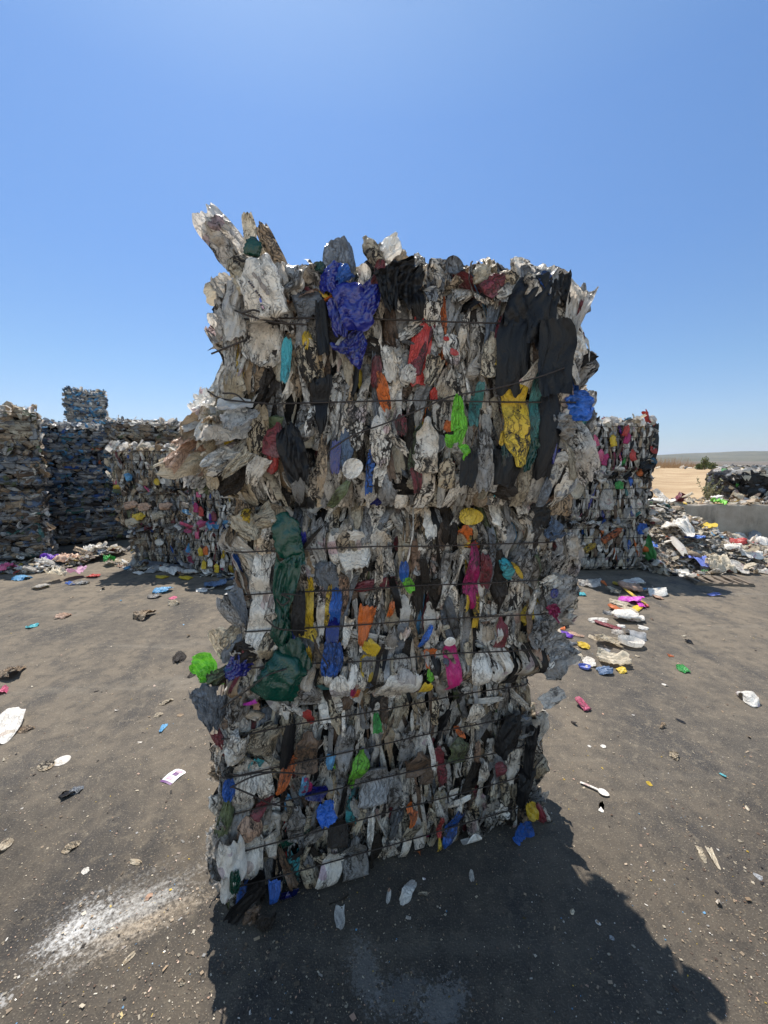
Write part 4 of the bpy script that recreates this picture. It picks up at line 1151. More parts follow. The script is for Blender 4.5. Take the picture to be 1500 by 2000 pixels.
tag(wall, "low weathered concrete retaining wall with litter along its top edge", 'wall')


# hills far beyond the field
def hill_mat(name, a, b):
    t = NT(name)
    p = t.pos()
    n = t.noise(p, .010, 6, .7)
    sp = t.noise(p, .06, 4, .7)
    c = t.mix(t.ramp(n, .4, .62), a, b)
    c = t.mix(t.math('MULTIPLY', t.ramp(sp, .52, .64), .7), c, (.05, .055, .028))
    return t.out(t.bsdf(c, .95, None, .05))


def hill_z(seed, ymid, ht, wid):
    g2 = np.random.default_rng(seed)
    ph = g2.uniform(0, 6.28, 8)

    def f(X, Y):
        a = X / 1000.0
        ridge = ht(X) * (1 + .10 * np.sin(3.1 * a + ph[0]) + .07 * np.sin(7.3 * a + ph[1]) + .03 * np.sin(17 * a + ph[2]))
        cross = np.exp(-((Y - ymid) / wid) ** 2)
        n = 4.0 * np.sin(X / 130 + ph[3]) * np.sin(Y / 170 + ph[4]) + 2.0 * np.sin(X / 47 + ph[5]) * np.sin(Y / 60)
        return ridge * cross + n * cross - 3
    return f


hx_ = np.linspace(-3500, 6500, 240)
sheet_grid('hills', hx_, np.linspace(900, 3300, 60), hill_z(3, 2100, lambda X: 26 + 26 * np.clip((X - 900) / 1000, -1, 1), 650), hill_mat("scrubby_hill", (.085, .080, .045), (.15, .13, .078)))
sheet_grid('far_hills', hx_ * 1.6, np.linspace(4200, 6800, 30), hill_z(4, 5600, lambda X: 70 + 60 * np.clip((X - 4300) / 1500, -1, 1), 900), hill_mat("distant_hill", (.08, .075, .045), (.13, .115, .075)))
gp = np.random.default_rng(12)


# ------------------------------------------------------------------ bales behind
def theme(**kw):
    return list(kw.items())


TH_GREYBROWN = theme(white=14, milky=10, cream=16, grey=20, tan=18, brown=10, dark=6, slate=4, yellow=.6, maroon=1, blue=.5, pink=.6, moss=2)
TH_BLUE = theme(slate=12, denim=26, sky=14, milky=18, blue=1.5, grey=28, dark=6, black=2, tan=6, teal=4, white=5, moss=1.5, orange=.5)
TH_DARK = theme(slate=12, dark=4, brown=9, grey=34, tan=18, denim=10, black=2, milky=14, white=4, moss=3, teal=1)
TH_TAN = theme(tan=28, cream=26, brown=8, grey=18, slate=3, moss=5, dark=2, milky=10)
TH_PINKY = theme(white=28, milky=17, cream=13, grey=14, tan=7, brown=6, dark=7, black=4, pink=1.4, magenta=.9, maroon=2, red=.8, blue=.9, navy=.8, purple=.5, yellow=.7, leaf=.4, sky=.8, orange=.5)
TH_WHITE = theme(white=30, milky=20, cream=16, grey=16, tan=6, brown=6, dark=7, black=6, blue=1.5, maroon=1.2, orange=1, green=.8, pink=.6, navy=.7, teal=.6)


def bg_bale(label, group, cx, cy, z0, deg, W, D, H, th, g, horizontal=False, nw=5, n=230, size=.105, dirt=(.7, 1.3), crown=None, cat='bale', fringe=60, kinds=None):
    root = bpy.data.objects.new('plastic_bale', None)
    COL.objects.link(root)
    root.location = (cx, cy, z0)
    root.rotation_euler = (0, 0, R(deg))
    tag(root, label, cat, group)
    hx, hy = W / 2, D / 2
    wires = list(np.linspace(.09, .91, nw) * H)
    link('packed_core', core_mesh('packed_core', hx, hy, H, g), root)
    ps = shell_pieces(hx, hy, H, g, th, (n, int(n * .7), int(n * .35), int(n * .75)), size, .5, wires, -.004, horizontal, capr=(-.03, .03),
                      kinds=kinds or (('sheet', 5), ('bottle', 3.5), ('film', 2.5), ('strip', 1.5), ('disc', .6)), dirt=dirt)
    pieces = [p for _, p in ps]
    for k in range(fringe):                                # loose ends along the crest and corners
        pc = make_piece(g.choice(['film', 'sheet', 'strip']), g.uniform(.05, .12), g.uniform(.08, .18), g, .5)
        s = g.random()
        a = g.uniform(-1, 1)
        if s < .6:
            P = (a * hx, g.uniform(-1, 1) * hy if g.random() < .5 else -hy, H + g.uniform(-.02, .05))
        else:
            P = (g.choice([-1, 1]) * (hx + g.uniform(-.02, .03)), -hy + g.uniform(-.02, .2), g.uniform(.05, 1) * H)
        pc.V = pc.V @ rot_mat(g.uniform(-2, 2), R(g.uniform(-70, 70)), R(g.uniform(-90, 90))).T + np.array(P)
        pc.V[:, 2] = np.maximum(pc.V[:, 2], .01)
        pc.mat = pick(crown or th, g)
        pc.dirt = g.uniform(.2, .8)
        pieces.append(pc)
    if crown:
        for p in pieces:
            if p.V[:, 2].mean() > H - .05:
                p.mat = pick(crown, g)
                p.dirt *= .5
    o = link('compressed_plastic', merge('compressed_plastic', pieces), root)
    tag(o, kind='stuff')
    for zw in wires:
        V, F = tube_mesh([wire_path(hx, hy, zw, .001, g, n=18)], .0035, True, 4)
        link('baling_wire', mesh_from('baling_wire', V, F, mats=[WIRE]), root)
    return root


def bg_part(root, name, kind, col, loc, w, h, g, roll=0, yaw=0, pitch=0, dirt=.4, rnd=.7, label=None):
    pc = make_piece(kind, w, h, g, 1.0)
    pc.V = pc.V @ rot_mat(R(yaw), R(pitch), R(roll)).T
    pc.mat, pc.dirt, pc.rnd = col, dirt, rnd
    o = link(name, merge(name, [pc]), root, loc=loc)
    if label:
        o['label'] = label
    return o


gb = np.random.default_rng(77)
LIGHT_TOP = theme(white=10, milky=10, cream=16, tan=8, grey=3)
BLUE_TOP = theme(white=10, milky=12, sky=5, slate=4, grey=6)
GA = "bales in the wide dark stacks"
def corner_pos(x, y, deg, W, D, side):
    a = np.array([math.cos(R(deg)), math.sin(R(deg))])
    c = np.array([-a[1], a[0]])
    q = np.array([x, y]) + a * W / 2 * side + c * D / 2
    return q[0], q[1]


# A: the wide stack at the edge of the yard, four high
ax_, ay_ = corner_pos(-5.50, 6.62, 36, 1.6, .95, -1)
for k, (z, h, th, lab) in enumerate(((0, .56, TH_DARK, "ground level bale of the tan topped stack, dark and mostly hidden by scrap"),
                                     (.57, .57, TH_DARK, "dark bale second from the ground in the tan topped stack"),
                                     (1.15, .58, TH_DARK, "dark bale just under the tan top bale"),
                                     (1.74, .66, TH_TAN, "tan topmost bale at the edge of the yard, sunlit along its crest"))):
    bg_bale(lab, GA, ax_ + gb.normal(0, .02), ay_, z, 36 + gb.normal(0, 1), 1.6, .95, h, th, gb, True, 5, 270, .12, (.25, .8), LIGHT_TOP if k == 3 else None)
# B: blue stack
bx_, by_ = corner_pos(-6.35, 7.37, 36, 1.32, .95, 1)
for k, (z, h, th, lab) in enumerate(((0, .54, TH_DARK, "blackened ground level bale of the blue stack"),
                                     (.55, .55, TH_BLUE, "bluish dark bale second from the ground in the blue stack"),
                                     (1.11, .57, TH_BLUE, "blue bottle bale third from the ground in the blue stack"),
                                     (1.69, .58, TH_BLUE, "topmost blue bottle bale directly below the far tower bale"))):
    bg_bale(lab, GA, bx_ + gb.normal(0, .015), by_, z - .0, 36 + gb.normal(0, 1), 1.32, .95, h, th, gb, True, 6, 230, .11, (.15, .7), BLUE_TOP if k == 3 else None)
cx_, cy_ = corner_pos(-5.40, 8.06, 36, 1.8, .95, 1)
for k, (z, h, th, lab) in enumerate(((1.11, .57, TH_BLUE, "blue grey bale showing between the blue stack and the brown stack"),
                                     (1.69, .70, TH_TAN, "white crested bale behind the brown stack, beside the blue one"))):
    bg_bale(lab, GA, cx_, cy_, z, 36, 1.8, .95, h, th, gb, True, 5, 250, .11, (.3, .9), BLUE_TOP if k == 1 else None)
for z in (0, .56):
    bg_bale("dark lower bale hidden behind the brown stack", GA, cx_, cy_, z, 36, 1.8, .95, .55, TH_DARK, gb, True, 4, 120, .14)
TH_TOWER = theme(sky=20, milky=40, denim=8, slate=3, grey=12, white=14, blue=1)
# the lone tower that rises behind the blue stack
for k, (z, h) in enumerate(((2.32, .72), (3.05, .68))):
    bg_bale("bluish bale on top of the far tower against the sky" if k else "lower bluish bale of the far tower, just above the blue stack", "bales of the far tower", -9.22, 13.0, z - .05, 34, .98, .95, h, TH_TOWER, gb, True, 5, 200, .12, (.05, .4), None, fringe=110)
for k, z in enumerate((0, .78, 1.55)):
    bg_bale("grey base bale of the far tower behind the blue stack", "bales of the far tower", -9.22, 13.0, z, 34, 1.15, .98, .76, TH_DARK, gb, True, 4, 90, .15)
# D: brown stack, three high
GD = "bales of the brown stack"
for k, (z, h, W, dx, th, lab) in enumerate(((0, .58, .80, .10, TH_GREYBROWN, "narrow bottom bale of the brown stack, sagging onto the litter"),
                                            (.59, .56, .98, .02, TH_GREYBROWN, "middle bale of the brown stack with peach and yellow bottles"),
                                            (1.16, .63, 1.06, 0, TH_GREYBROWN, "top bale of the brown stack with a bright sunlit crest"))):
    r = bg_bale(lab, GD, -3.52 + dx, 6.52, z, 4, W, .85, h, th, gb, False, 5, 260, .095, (.4, 1.0), LIGHT_TOP if k == 2 else None, fringe=90)
    if k == 1:
        for (x, zz, c) in ((-.3, .36, 'peach'), (-.1, .33, 'peach'), (.2, .34, 'peach'), (-.2, .18, 'yellow'), (.1, .2, 'cream'), (-.3, .1, 'cream')):
            bg_part(r, 'crushed_bottle', 'bottle', c, (x, -.44, zz), .11, .2, gb, 80)
    if k == 2:
        bg_part(r, 'plastic_lid', 'disc', 'yellow', (.12, -.45, .13), .09, .1, gb)
        bg_part(r, 'plastic_lid', 'disc', 'white', (.21, -.45, .14), .08, .09, gb)
        bg_part(r, 'crushed_bottle', 'bottle', 'sky', (-.28, -.45, .2), .12, .1, gb, 70)
    if k == 0:
        bg_part(r, 'plastic_lid', 'disc', 'white', (0, -.45, .38), .13, .10, gb)
# E: two high, half hidden behind the front stack
GE = "bales of the low stack with coloured bottles"
for k, (z, h, lab) in enumerate(((0, .70, "bottom bale half hidden behind the tall front stack, with orange and yellow bottles"),
                                 (.71, .70, "upper bale peeking out behind the tall front stack, with pink bottles"))):
    r = bg_bale(lab, GE, -2.02, 5.95, z, -14, 1.25, .9, h, TH_PINKY, gb, False, 5, 330, .075, (.3, .8), theme(white=8, milky=8, grey=5, sky=2, blue=2, pink=2), fringe=90)
    if k == 0:
        for (x, zz, c) in ((-.45, .34, 'yellow'), (-.36, .36, 'orange'), (-.40, .16, 'yellow'), (-.1, .2, 'white'), (-.2, .12, 'yellow'), (-.3, .2, 'white')):
            bg_part(r, 'crushed_bottle', 'bottle', c, (x, -.46, zz), .08, .13, gb)
    else:
        for (x, zz, c) in ((-.42, .46, 'pink'), (-.48, .25, 'magenta'), (-.40, .2, 'red'), (-.2, .14, 'maroon'), (.1, .12, 'sky'), (.25, .13, 'magenta')):
            bg_part(r, 'crushed_bottle', 'bottle', c, (x, -.46, zz), .08, .14, gb)
# F: the stack beyond the other edge, three high
GF = "bales of the tall stack by the concrete wall"
for k, (z, h, th, lab) in enumerate(((0, .70, TH_WHITE, "bottom bale of the stack by the concrete wall, with orange brown bottles"),
                                     (.71, .70, TH_WHITE, "middle bale of the stack by the concrete wall, mostly white containers"),
                                     (1.42, .72, TH_PINKY, "top bale of the stack by the concrete wall, with pink and red bottles"))):
    r = bg_bale(lab, GF, 3.06 + (.0, .03, .0)[k], 6.30, z, 3, 1.42, .95, h, th, gb, False, 5, 360, .09, (.15, .7), theme(white=10, milky=6, cream=8, grey=3, yellow=1.5, sky=1, red=1) if k == 2 else None, fringe=100)
    if k == 2:
        for (x, zz, c) in ((-.14, .46, 'pink'), (.30, .60, 'red'), (.32, .5, 'magenta'), (.42, .26, 'red'), (-.05, .26, 'pink'), (-.3, .06, 'maroon'), (.12, .46, 'yellow'), (.02, .2, 'magenta')):
            bg_part(r, 'crushed_bottle', 'bottle', c, (x, -.50, zz), .09, .17, gb, gb.uniform(-20, 20))
        bg_part(r, 'plastic_sleeve', 'film', 'red', (.66, -.42, .80), .09, .20, gb, -30, 20, label="red flap curling up off the top corner")
        bg_part(r, 'plastic_sleeve', 'film', 'red', (.76, -.42, .72), .08, .16, gb, -50, 20)
        bg_part(r, 'black_film', 'panel', 'black', (.755, -.47, .36), .17, .66, gb, 3, 10, dirt=.1, label="long black film flap hanging at the edge")
        bg_part(r, 'black_film', 'sheet', 'black', (.68, -.50, .12), .26, .26, gb, 60, 10, dirt=.1)
        bg_part(r, 'yellow_bag', 'bag', 'yellow', (-.52, -.40, .72), .26, .2, gb, 60, 0, -30, .2, label="yellow bag on the crest")
    if k == 1:
        bg_part(r, 'plastic_panel', 'panel', 'tan', (-.55, -.50, .50), .30, .34, gb, 4)
        bg_part(r, 'plastic_lid', 'disc', 'cream', (-.42, -.53, .48), .22, .26, gb)
        bg_part(r, 'crushed_tub', 'jug', 'milky', (.05, -.5, .34), .2, .3, gb)
        bg_part(r, 'crushed_bottle', 'bottle', 'leaf', (.22, -.5, .55), .12, .12, gb)
        bg_part(r, 'plastic_bag', 'bag', 'white', (-.05, -.5, .7), .3, .16, gb, 80)
    if k == 0:
        for (x, zz, c) in ((.26, .58, 'orange'), (.14, .5, 'orange'), (-.12, .36, 'yellow')):
            bg_part(r, 'crushed_bottle', 'bottle', c, (x, -.5, zz), .1, .2, gb, 50, dirt=1, rnd=.1)
        bg_part(r, 'plastic_panel', 'sheet', 'leaf', (.80, -.40, .34), .2, .4, gb, -20, -30, dirt=.3, rnd=.1, label="green sheet leaning at the corner")
        bg_part(r, 'plastic_bag', 'bag', 'blue', (.66, -.48, .62), .15, .16, gb)
# the black film bale up on the field
TH_BLACK = theme(black=60, dark=16, slate=5, grey=2, milky=1)
bg_bale("black film bale on the raised sand field above the concrete wall", None, 8.42, 8.95, .69, -4, 1.95, 1.0, .72, TH_BLACK, gb, True, 3, 260, .22, (.05, .3),
        theme(white=10, milky=8, cream=8, black=6, yellow=1, leaf=.6, grey=4), fringe=70, kinds=(('sheet', 6), ('strip', 3), ('film', 1)))

# ------------------------------------------------------------------ litter
PILE_COLS = [('white', 30), ('milky', 18), ('cream', 28), ('grey', 10), ('tan', 11), ('slate', 3), ('black', 2), ('sky', 1.2), ('blue', .7), ('pink', .9), ('yellow', 1), ('orange', .6), ('red', .6),
             ('maroon', .9), ('leaf', .4), ('teal', .6), ('peach', 4), ('brown', 4)]
CNAME = {'milky': 'pale translucent', 'slate': 'dark grey', 'leaf': 'green', 'moss': 'olive', 'sky': 'light blue', 'peach': 'peach coloured', 'violet': 'magenta'}
gl = np.random.default_rng(99)


def litter(name, kind, col, pos, w, h, g, label, cat='litter', group=None, spin=None, tilt=12, dirt=.35, rnd=.75, sink=.004, flat=.6):
    pc = make_piece(kind, w, h, g, 1.0 if max(w, h) > .05 else .5)
    V = pc.V * np.array([1, flat, 1])
    V = V @ rot_mat(0, R(-90 + g.uniform(-tilt, tilt)), 0).T
    V = V @ rot_mat(g.uniform(-3.14, 3.14) if spin is None else R(spin), R(g.uniform(-tilt, tilt)) * .5, 0).T
    V[:, 2] -= V[:, 2].min() + sink
    V[:, 2] = np.maximum(V[:, 2], .002)
    pc.V, pc.mat, pc.dirt, pc.rnd = V, col, dirt, rnd
    o = link(name, merge(name, [pc]), loc=tuple(pos))
    return tag(o, label, cat, group)


def lit(px, py, wpx, hpx, kind, col, name, label, spin=0, cat='litter', z=0.0, **kw):
    P, t = on_z(px, py, z)
    fore = (CAM_H - z) / math.hypot(P[1], CAM_H - z)       # vertical foreshortening on the ground
    return litter(name, kind, col, P, wpx * t / FPX, hpx * t / FPX / max(fore, .25), gl, label, cat, None, spin, **kw)


# things one can single out
lit(1167, 1130, 1, 1, 'sheet', 'white', 'plastic_scrap', "tiny white scrap at the edge of the shadow of the wall stack") if False else None
NAMED = [
    (10, 1428, 58, 60, 'panel', 'white', 'printed_packet', "glossy white packet with blue and yellow print lying at the edge of the yard", 20, .12, 1.0),
    (50, 1425, 26, 16, 'sheet', 'tan', 'plastic_scrap', "brown leaf like scrap touching the glossy white packet", 70, .8, .3),
    (90, 1496, 34, 24, 'disc', 'cream', 'flat_scrap', "dirty cream oval scrap beside a cleaner white one", 60, .9, .5),
    (121, 1486, 32, 22, 'disc', 'white', 'flat_scrap', "clean white oval scrap beside a dirty cream one", 60, .15, .8),
    (130, 1552, 26, 20, 'bottle', 'black', 'crushed_bottle', "small black crushed bottle with a grey tail", 50, .3, .8),
    (150, 1545, 26, 14, 'film', 'slate', 'plastic_scrap', "grey shred next to the small black crushed bottle", 80, .6, .4),
    (20, 1320, 60, 26, 'film', 'tan', 'plastic_film', "grimy tan film lying near the yard's edge above the glossy packet", 60, 1.0, .4),
    (5, 1350, 26, 16, 'film', 'pink', 'plastic_film', "pink and white film bit below the grimy tan film", 20, .3, .8),
    (8, 1652, 30, 26, 'film', 'cream', 'plastic_scrap', "cream folded scrap beside the powder spill at the frame edge", 10, .5, .7),
    (140, 1656, 34, 14, 'sheet', 'cream', 'plastic_scrap', "narrow cream shred above the powder spill", 60, .9, .5),
    (167, 1702, 14, 12, 'sheet', 'white', 'plastic_scrap', "small white curl just above the powder spill", 40, .1, .9),
    (290, 1752, 16, 10, 'sheet', 'peach', 'plastic_scrap', "peach coloured scrap on the powder spill", 60, .3, .5),
    (252, 1872, 12, 22, 'sheet', 'cream', 'plastic_scrap', "cream sliver below the powder spill", -30, .6, .5),
    (349, 1287, 28, 20, 'film', 'dark', 'dirt_clod', "dark clod of matted film beside the lime green bag", 20, .6, .9),
    (375, 1318, 14, 14, 'film', 'dark', 'dirt_clod', "small dark clod under the lime green bag", 0, .6, .6),
    (277, 1206, 50, 12, 'film', 'tan', 'plastic_film', "matted tan film strip in the open yard", 88, .9, .6),
    (125, 1205, 30, 8, 'sheet', 'peach', 'plastic_scrap', "pinkish flat scrap in the open yard", 88, .5, .5),
    (64, 1224, 26, 7, 'sheet', 'cyan', 'plastic_scrap', "pale green scrap far out in the open yard", 85, .2, .8),
    (318, 1423, 14, 18, 'film', 'sky', 'plastic_scrap', "light blue twisted scrap on the bare ground", 10, .1, .9),
    (325, 1371, 30, 8, 'sheet', 'cream', 'plastic_scrap', "slim cream scrap on the bare ground above the blue twisted one", 60, .6, .6),
    (310, 1397, 18, 8, 'sheet', 'cream', 'plastic_scrap', "short cream chip near the light blue twisted scrap", 60, .4, .8),
    (352, 1397, 12, 7, 'sheet', 'tan', 'plastic_scrap', "short tan chip near the light blue twisted scrap", 60, .5, .8),
    (318, 1155, 34, 12, 'bag', 'sky', 'plastic_bag', "pale blue knotted bag in the yard before the low coloured stack", 80, .15, 1.0),
    (301, 1166, 26, 9, 'film', 'grey', 'plastic_film', "grey and black shred beside the pale blue knotted bag", 88, .7, .4),
    (338, 1168, 20, 5, 'sheet', 'pink', 'plastic_scrap', "thin pink scrap beside the pale blue knotted bag", 88, .2, .9),
    (340, 1180, 24, 8, 'film', 'cream', 'plastic_film', "pale shred below the pale blue knotted bag", 88, .5, .7),
    (182, 1127, 22, 8, 'film', 'red', 'plastic_film', "red film scrap lying alone in front of the long litter heap", 88, .2, .9),
    (140, 1141, 14, 9, 'film', 'blue', 'plastic_film', "blue film scrap at the end of a grey crumpled strip", 60, .2, .5),
    (158, 1140, 34, 10, 'film', 'grey', 'plastic_film', "grey crumpled strip in front of the long litter heap", 88, .8, .5),
    (78, 1148, 28, 11, 'bottle', 'milky', 'crushed_bottle', "clear crushed bottle with a green end in front of the long litter heap", 70, .2, .8),
    (90, 1144, 8, 8, 'film', 'leaf', 'plastic_film', "green bit by the clear crushed bottle", 60, .2, .5),
    (42, 1131, 30, 10, 'film', 'sky', 'plastic_bag', "bright blue crumpled bag at the foot of the long litter heap", 70, .1, .8),
    (396, 1153, 26, 8, 'sheet', 'white', 'paper_scrap', "bright white flat scrap in front of the low coloured stack", 88, .05, 1),
    (424, 1146, 44, 18, 'bag', 'denim', 'plastic_bag', "dusty blue bag on the ground by the low coloured stack", 80, .3, .9),
    (405, 1120, 30, 18, 'bag', 'white', 'plastic_bag', "white and blue bag leaning on the low coloured stack", 40, .1, .9),
    (312, 1110, 42, 22, 'bottle', 'slate', 'plastic_drum', "rounded grey container lying at the foot of the brown stack", 84, .3, 1.0),
    (340, 1120, 34, 20, 'bag', 'white', 'plastic_bag', "crinkled white bag beside the rounded grey container", 40, .1, .9),
    (315, 1128, 20, 9, 'bottle', 'yellow', 'crushed_bottle', "yellow bottle below the rounded grey container", 70, .1, .8),
    (362, 1131, 20, 8, 'bottle', 'yellow', 'crushed_bottle', "yellow bottle below the crinkled white bag", 84, .1, .9),
    (270, 1121, 18, 6, 'bottle', 'white', 'crushed_bottle', "slim white bottle at the foot of the brown stack", 84, .05, 1),
    (480, 1130, 26, 16, 'film', 'cream', 'plastic_film', "cream film right beside the front stack's flank", 40, .3, .8),
    (470, 1155, 20, 16, 'film', 'orange', 'plastic_film', "orange crumpled film beside the front stack's flank", 40, .2, .8),
    (455, 1150, 26, 10, 'sheet', 'white', 'plastic_scrap', "white scrap beside the orange crumpled film", 80, .1, .9),
    (450, 1162, 24, 7, 'sheet', 'white', 'plastic_scrap', "thin white scrap just below the orange crumpled film", 88, .1, .95),
    # the scatter in front of the stack by the wall
    (1235, 1142, 34, 14, 'jug', 'white', 'crushed_tub', "white tub lying on top of the peach coloured tub", 86, .1, 1.0),
    (1229, 1155, 40, 14, 'jug', 'peach', 'crushed_tub', "peach coloured tub squashed under the white one", 80, .2, .8),
    (1150, 1145, 44, 14, 'film', 'milky', 'plastic_film', "grey white twisted film trail nearest the wall stack's shadow", 60, .3, .8),
    (1130, 1162, 20, 9, 'bottle', 'cyan', 'crushed_bottle', "turquoise flattened bottle on bare ground", 84, .1, .9),
    (1180, 1141, 10, 7, 'film', 'orange', 'plastic_scrap', "small orange red knot of film", 0, .1, 1),
    (1205, 1143, 22, 6, 'bottle', 'yellow', 'crushed_bottle', "pale yellow bottle beside the white tub", 84, .3, .4),
    (1200, 1158, 40, 9, 'film', 'cream', 'plastic_film', "cream shreds strewn between the film trail and the tubs", 84, .5, .8),
    (1262, 1152, 14, 6, 'film', 'sky', 'plastic_scrap', "light blue corner of the white sheet by the shadow", 70, .1, .9),
    (1281, 1160, 46, 12, 'sheet', 'white', 'plastic_sheet', "bright white torn sheet beside the tubs", 76, .05, 1),
    (1285, 1168, 24, 7, 'film', 'peach', 'plastic_film', "pinkish film under the bright white torn sheet", 84, .2, .8),
    (1222, 1168, 34, 10, 'bottle', 'tan', 'crushed_bottle', "tan bottle just above the pink and yellow films", 80, .2, 1),
    (1232, 1176, 30, 16, 'film', 'violet', 'plastic_film', "vivid pink film under the yellow strip", 40, .05, .9),
    (1246, 1178, 14, 26, 'film', 'violet', 'plastic_film', "second piece of vivid pink film, beyond the yellow strip", -20, .05, .8),
    (1239, 1172, 9, 22, 'strip', 'yellow', 'plastic_strip', "narrow pale yellow strip across the pink film", 14, .2, .7),
    (1244, 1190, 18, 26, 'bottle', 'yellow', 'crushed_bottle', "bright yellow curved bottle below the pink film", -50, .05, 1),
    (1255, 1184, 22, 8, 'film', 'red', 'plastic_film', "red film end beside the bright yellow bottle", 70, .1, .9),
    (1208, 1180, 26, 14, 'film', 'cream', 'plastic_film', "cream crumpled film beside the vivid pink film", 40, .3, .9),
    (1205, 1193, 20, 14, 'jug', 'orange', 'crushed_tub', "rusty orange crushed tub", 30, .3, .5),
    (1228, 1194, 34, 12, 'bottle', 'cream', 'crushed_bottle', "cream crushed bottle beside the rusty orange tub", 84, .2, .9),
    (1192, 1200, 22, 11, 'film', 'grey', 'plastic_film', "grey film bits next to the rusty orange tub", 60, .4, .9),
    (1222, 1211, 44, 20, 'jug', 'white', 'crushed_jug', "large white squashed jug in the middle of the scatter", 84, .08, 1),
    (1240, 1212, 26, 14, 'jug', 'white', 'crushed_jug', "white jug end folded against the large squashed jug", 70, .08, .95),
    (1168, 1215, 24, 14, 'film', 'white', 'plastic_film', "white crinkled film beside the dark red tube", 60, .15, .9),
    (1183, 1222, 20, 24, 'bottle', 'maroon', 'crushed_bottle', "dark red squashed tube", 40, .05, 1.0),
    (1212, 1224, 16, 7, 'sheet', 'white', 'plastic_scrap', "white scrap under the large squashed jug", 80, .1, .9),
    (1256, 1228, 20, 8, 'sheet', 'white', 'plastic_scrap', "white torn bit out on its own beside the scatter", 70, .05, 1),
    (1205, 1237, 22, 10, 'film', 'milky', 'plastic_film', "pale film beside the grey sheet triangle", 60, .3, .8),
    (1243, 1245, 44, 14, 'sheet', 'grey', 'plastic_sheet', "flat grey triangular sheet", 80, .2, 1.0),
    (1186, 1256, 46, 22, 'film', 'cream', 'plastic_film', "torn beige film around the black pouch", 70, .4, .9),
    (1181, 1263, 22, 13, 'panel', 'black', 'plastic_pouch', "small black pouch in the scatter", 70, .05, .6),
    (1230, 1261, 46, 24, 'bowl', 'white', 'plastic_bowl', "white round squashed bowl", 84, .1, 1),
    (1180, 1276, 32, 11, 'sheet', 'grey', 'plastic_scrap', "grey scrap below the black pouch", 84, .3, .7),
    (1123, 1278, 48, 10, 'bottle', 'cream', 'crushed_bottle', "long cream flattened bottle next to the front stack's flank", 84, .1, .9),
    (1198, 1292, 56, 30, 'bag', 'cream', 'plastic_bag', "big off white bag at the near end of the scatter", 70, .08, 1),
    (1150, 1295, 50, 12, 'sheet', 'white', 'plastic_sheet', "white strip between the blue cup and the big bag", 70, .2, .9),
    (1142, 1305, 22, 13, 'bowl', 'periwinkle', 'plastic_cup', "blue crushed cup beside the white strip", 60, .05, .8),
    (1180, 1313, 34, 15, 'bag', 'denim', 'plastic_bag', "slate blue clear pouch at the near end of the scatter", 80, .05, 1.0),
    (1212, 1311, 24, 9, 'sheet', 'yellow', 'plastic_scrap', "bright yellow card under the big off white bag", 84, .05, 1),
    (1090, 1225, 30, 12, 'film', 'orange', 'plastic_film', "orange red film by the front stack's flank", 60, .15, .9),
    (1100, 1240, 30, 16, 'bag', 'purple', 'plastic_bag', "purple crumpled bag by the front stack's flank", 60, .1, 1),
    (1088, 1248, 16, 26, 'bottle', 'cream', 'crushed_bottle', "cream bottle beside the purple crumpled bag", -30, .2, .9),
    (1108, 1256, 34, 16, 'film', 'slate', 'plastic_film', "grey net like film below the purple crumpled bag", 60, .4, .9),
    (1125, 1240, 22, 14, 'film', 'peach', 'plastic_film', "peach crumpled film beside the purple bag", 40, .3, .8),
    (1140, 1262, 36, 11, 'sheet', 'yellow', 'plastic_sheet', "pale yellow torn sheet", 70, .35, .6),
    (1160, 1247, 16, 9, 'film', 'cream', 'plastic_film', "cream curl above the pale yellow torn sheet", 50, .4, .8),
    (1112, 1207, 16, 7, 'bottle', 'white', 'crushed_bottle', "small white bottle on the dusty patch", 84, .1, .9),
    (1095, 1213, 30, 9, 'film', 'maroon', 'plastic_film', "dark maroon shreds on the dusty patch", 80, .4, .5),
    (1100, 1222, 30, 8, 'film', 'black', 'plastic_film', "black shred on the dusty patch", 80, .3, .7),
    (1137, 1381, 20, 20, 'jug', 'pink', 'crushed_can', "pinkish red crushed can alone on the asphalt", 20, .5, .5),
    (1332, 1308, 36, 10, 'bottle', 'leaf', 'crushed_bottle', "green crushed bottle alone on the asphalt", 80, .1, .5),
    (1460, 1368, 60, 16, 'sheet', 'white', 'plastic_bag', "white flattened bag out on the open asphalt", 80, .08, 1),
    (1345, 1254, 26, 6, 'film', 'black', 'plastic_scrap', "black shred on the asphalt before the green bottle", 70, .1, .6),
    (1310, 1281, 18, 5, 'film', 'orange', 'plastic_scrap', "thin orange brown shred on the asphalt", 70, .6, .4),
    (1298, 1338, 8, 6, 'sheet', 'white', 'plastic_scrap', "white pellet near the green crushed bottle", 0, .05, 1),
    (1330, 1409, 20, 5, 'strip', 'black', 'plastic_strip', "thin black strip on the asphalt", -60, .1, .7),
    (1315, 1476, 30, 10, 'film', 'cream', 'plastic_scrap', "pale twisted shred on the asphalt above the spoon", 60, .6, .6),
    (1178, 1458, 12, 7, 'sheet', 'white', 'plastic_scrap', "white triangular scrap above the spoon", 60, .05, 1),
    (1151, 1458, 7, 5, 'sheet', 'white', 'plastic_scrap', "tiny white chip near the white triangular scrap", 0, .05, 1),
    (1175, 1576, 10, 24, 'bottle', 'white', 'plastic_stick', "short white handle piece below the spoon", -32, .05, 1),
    (1268, 1531, 10, 9, 'film', 'yellow', 'plastic_scrap', "tiny yellow scrap on the asphalt beyond the spoon", 0, .2, .6),
    (1370, 1668, 44, 9, 'film', 'cream', 'plastic_film', "cream stringy film on the sunlit asphalt", 70, .3, .8),
    (1394, 1680, 14, 34, 'film', 'cream', 'plastic_film', "frayed end of the cream stringy film", -10, .3, .8),
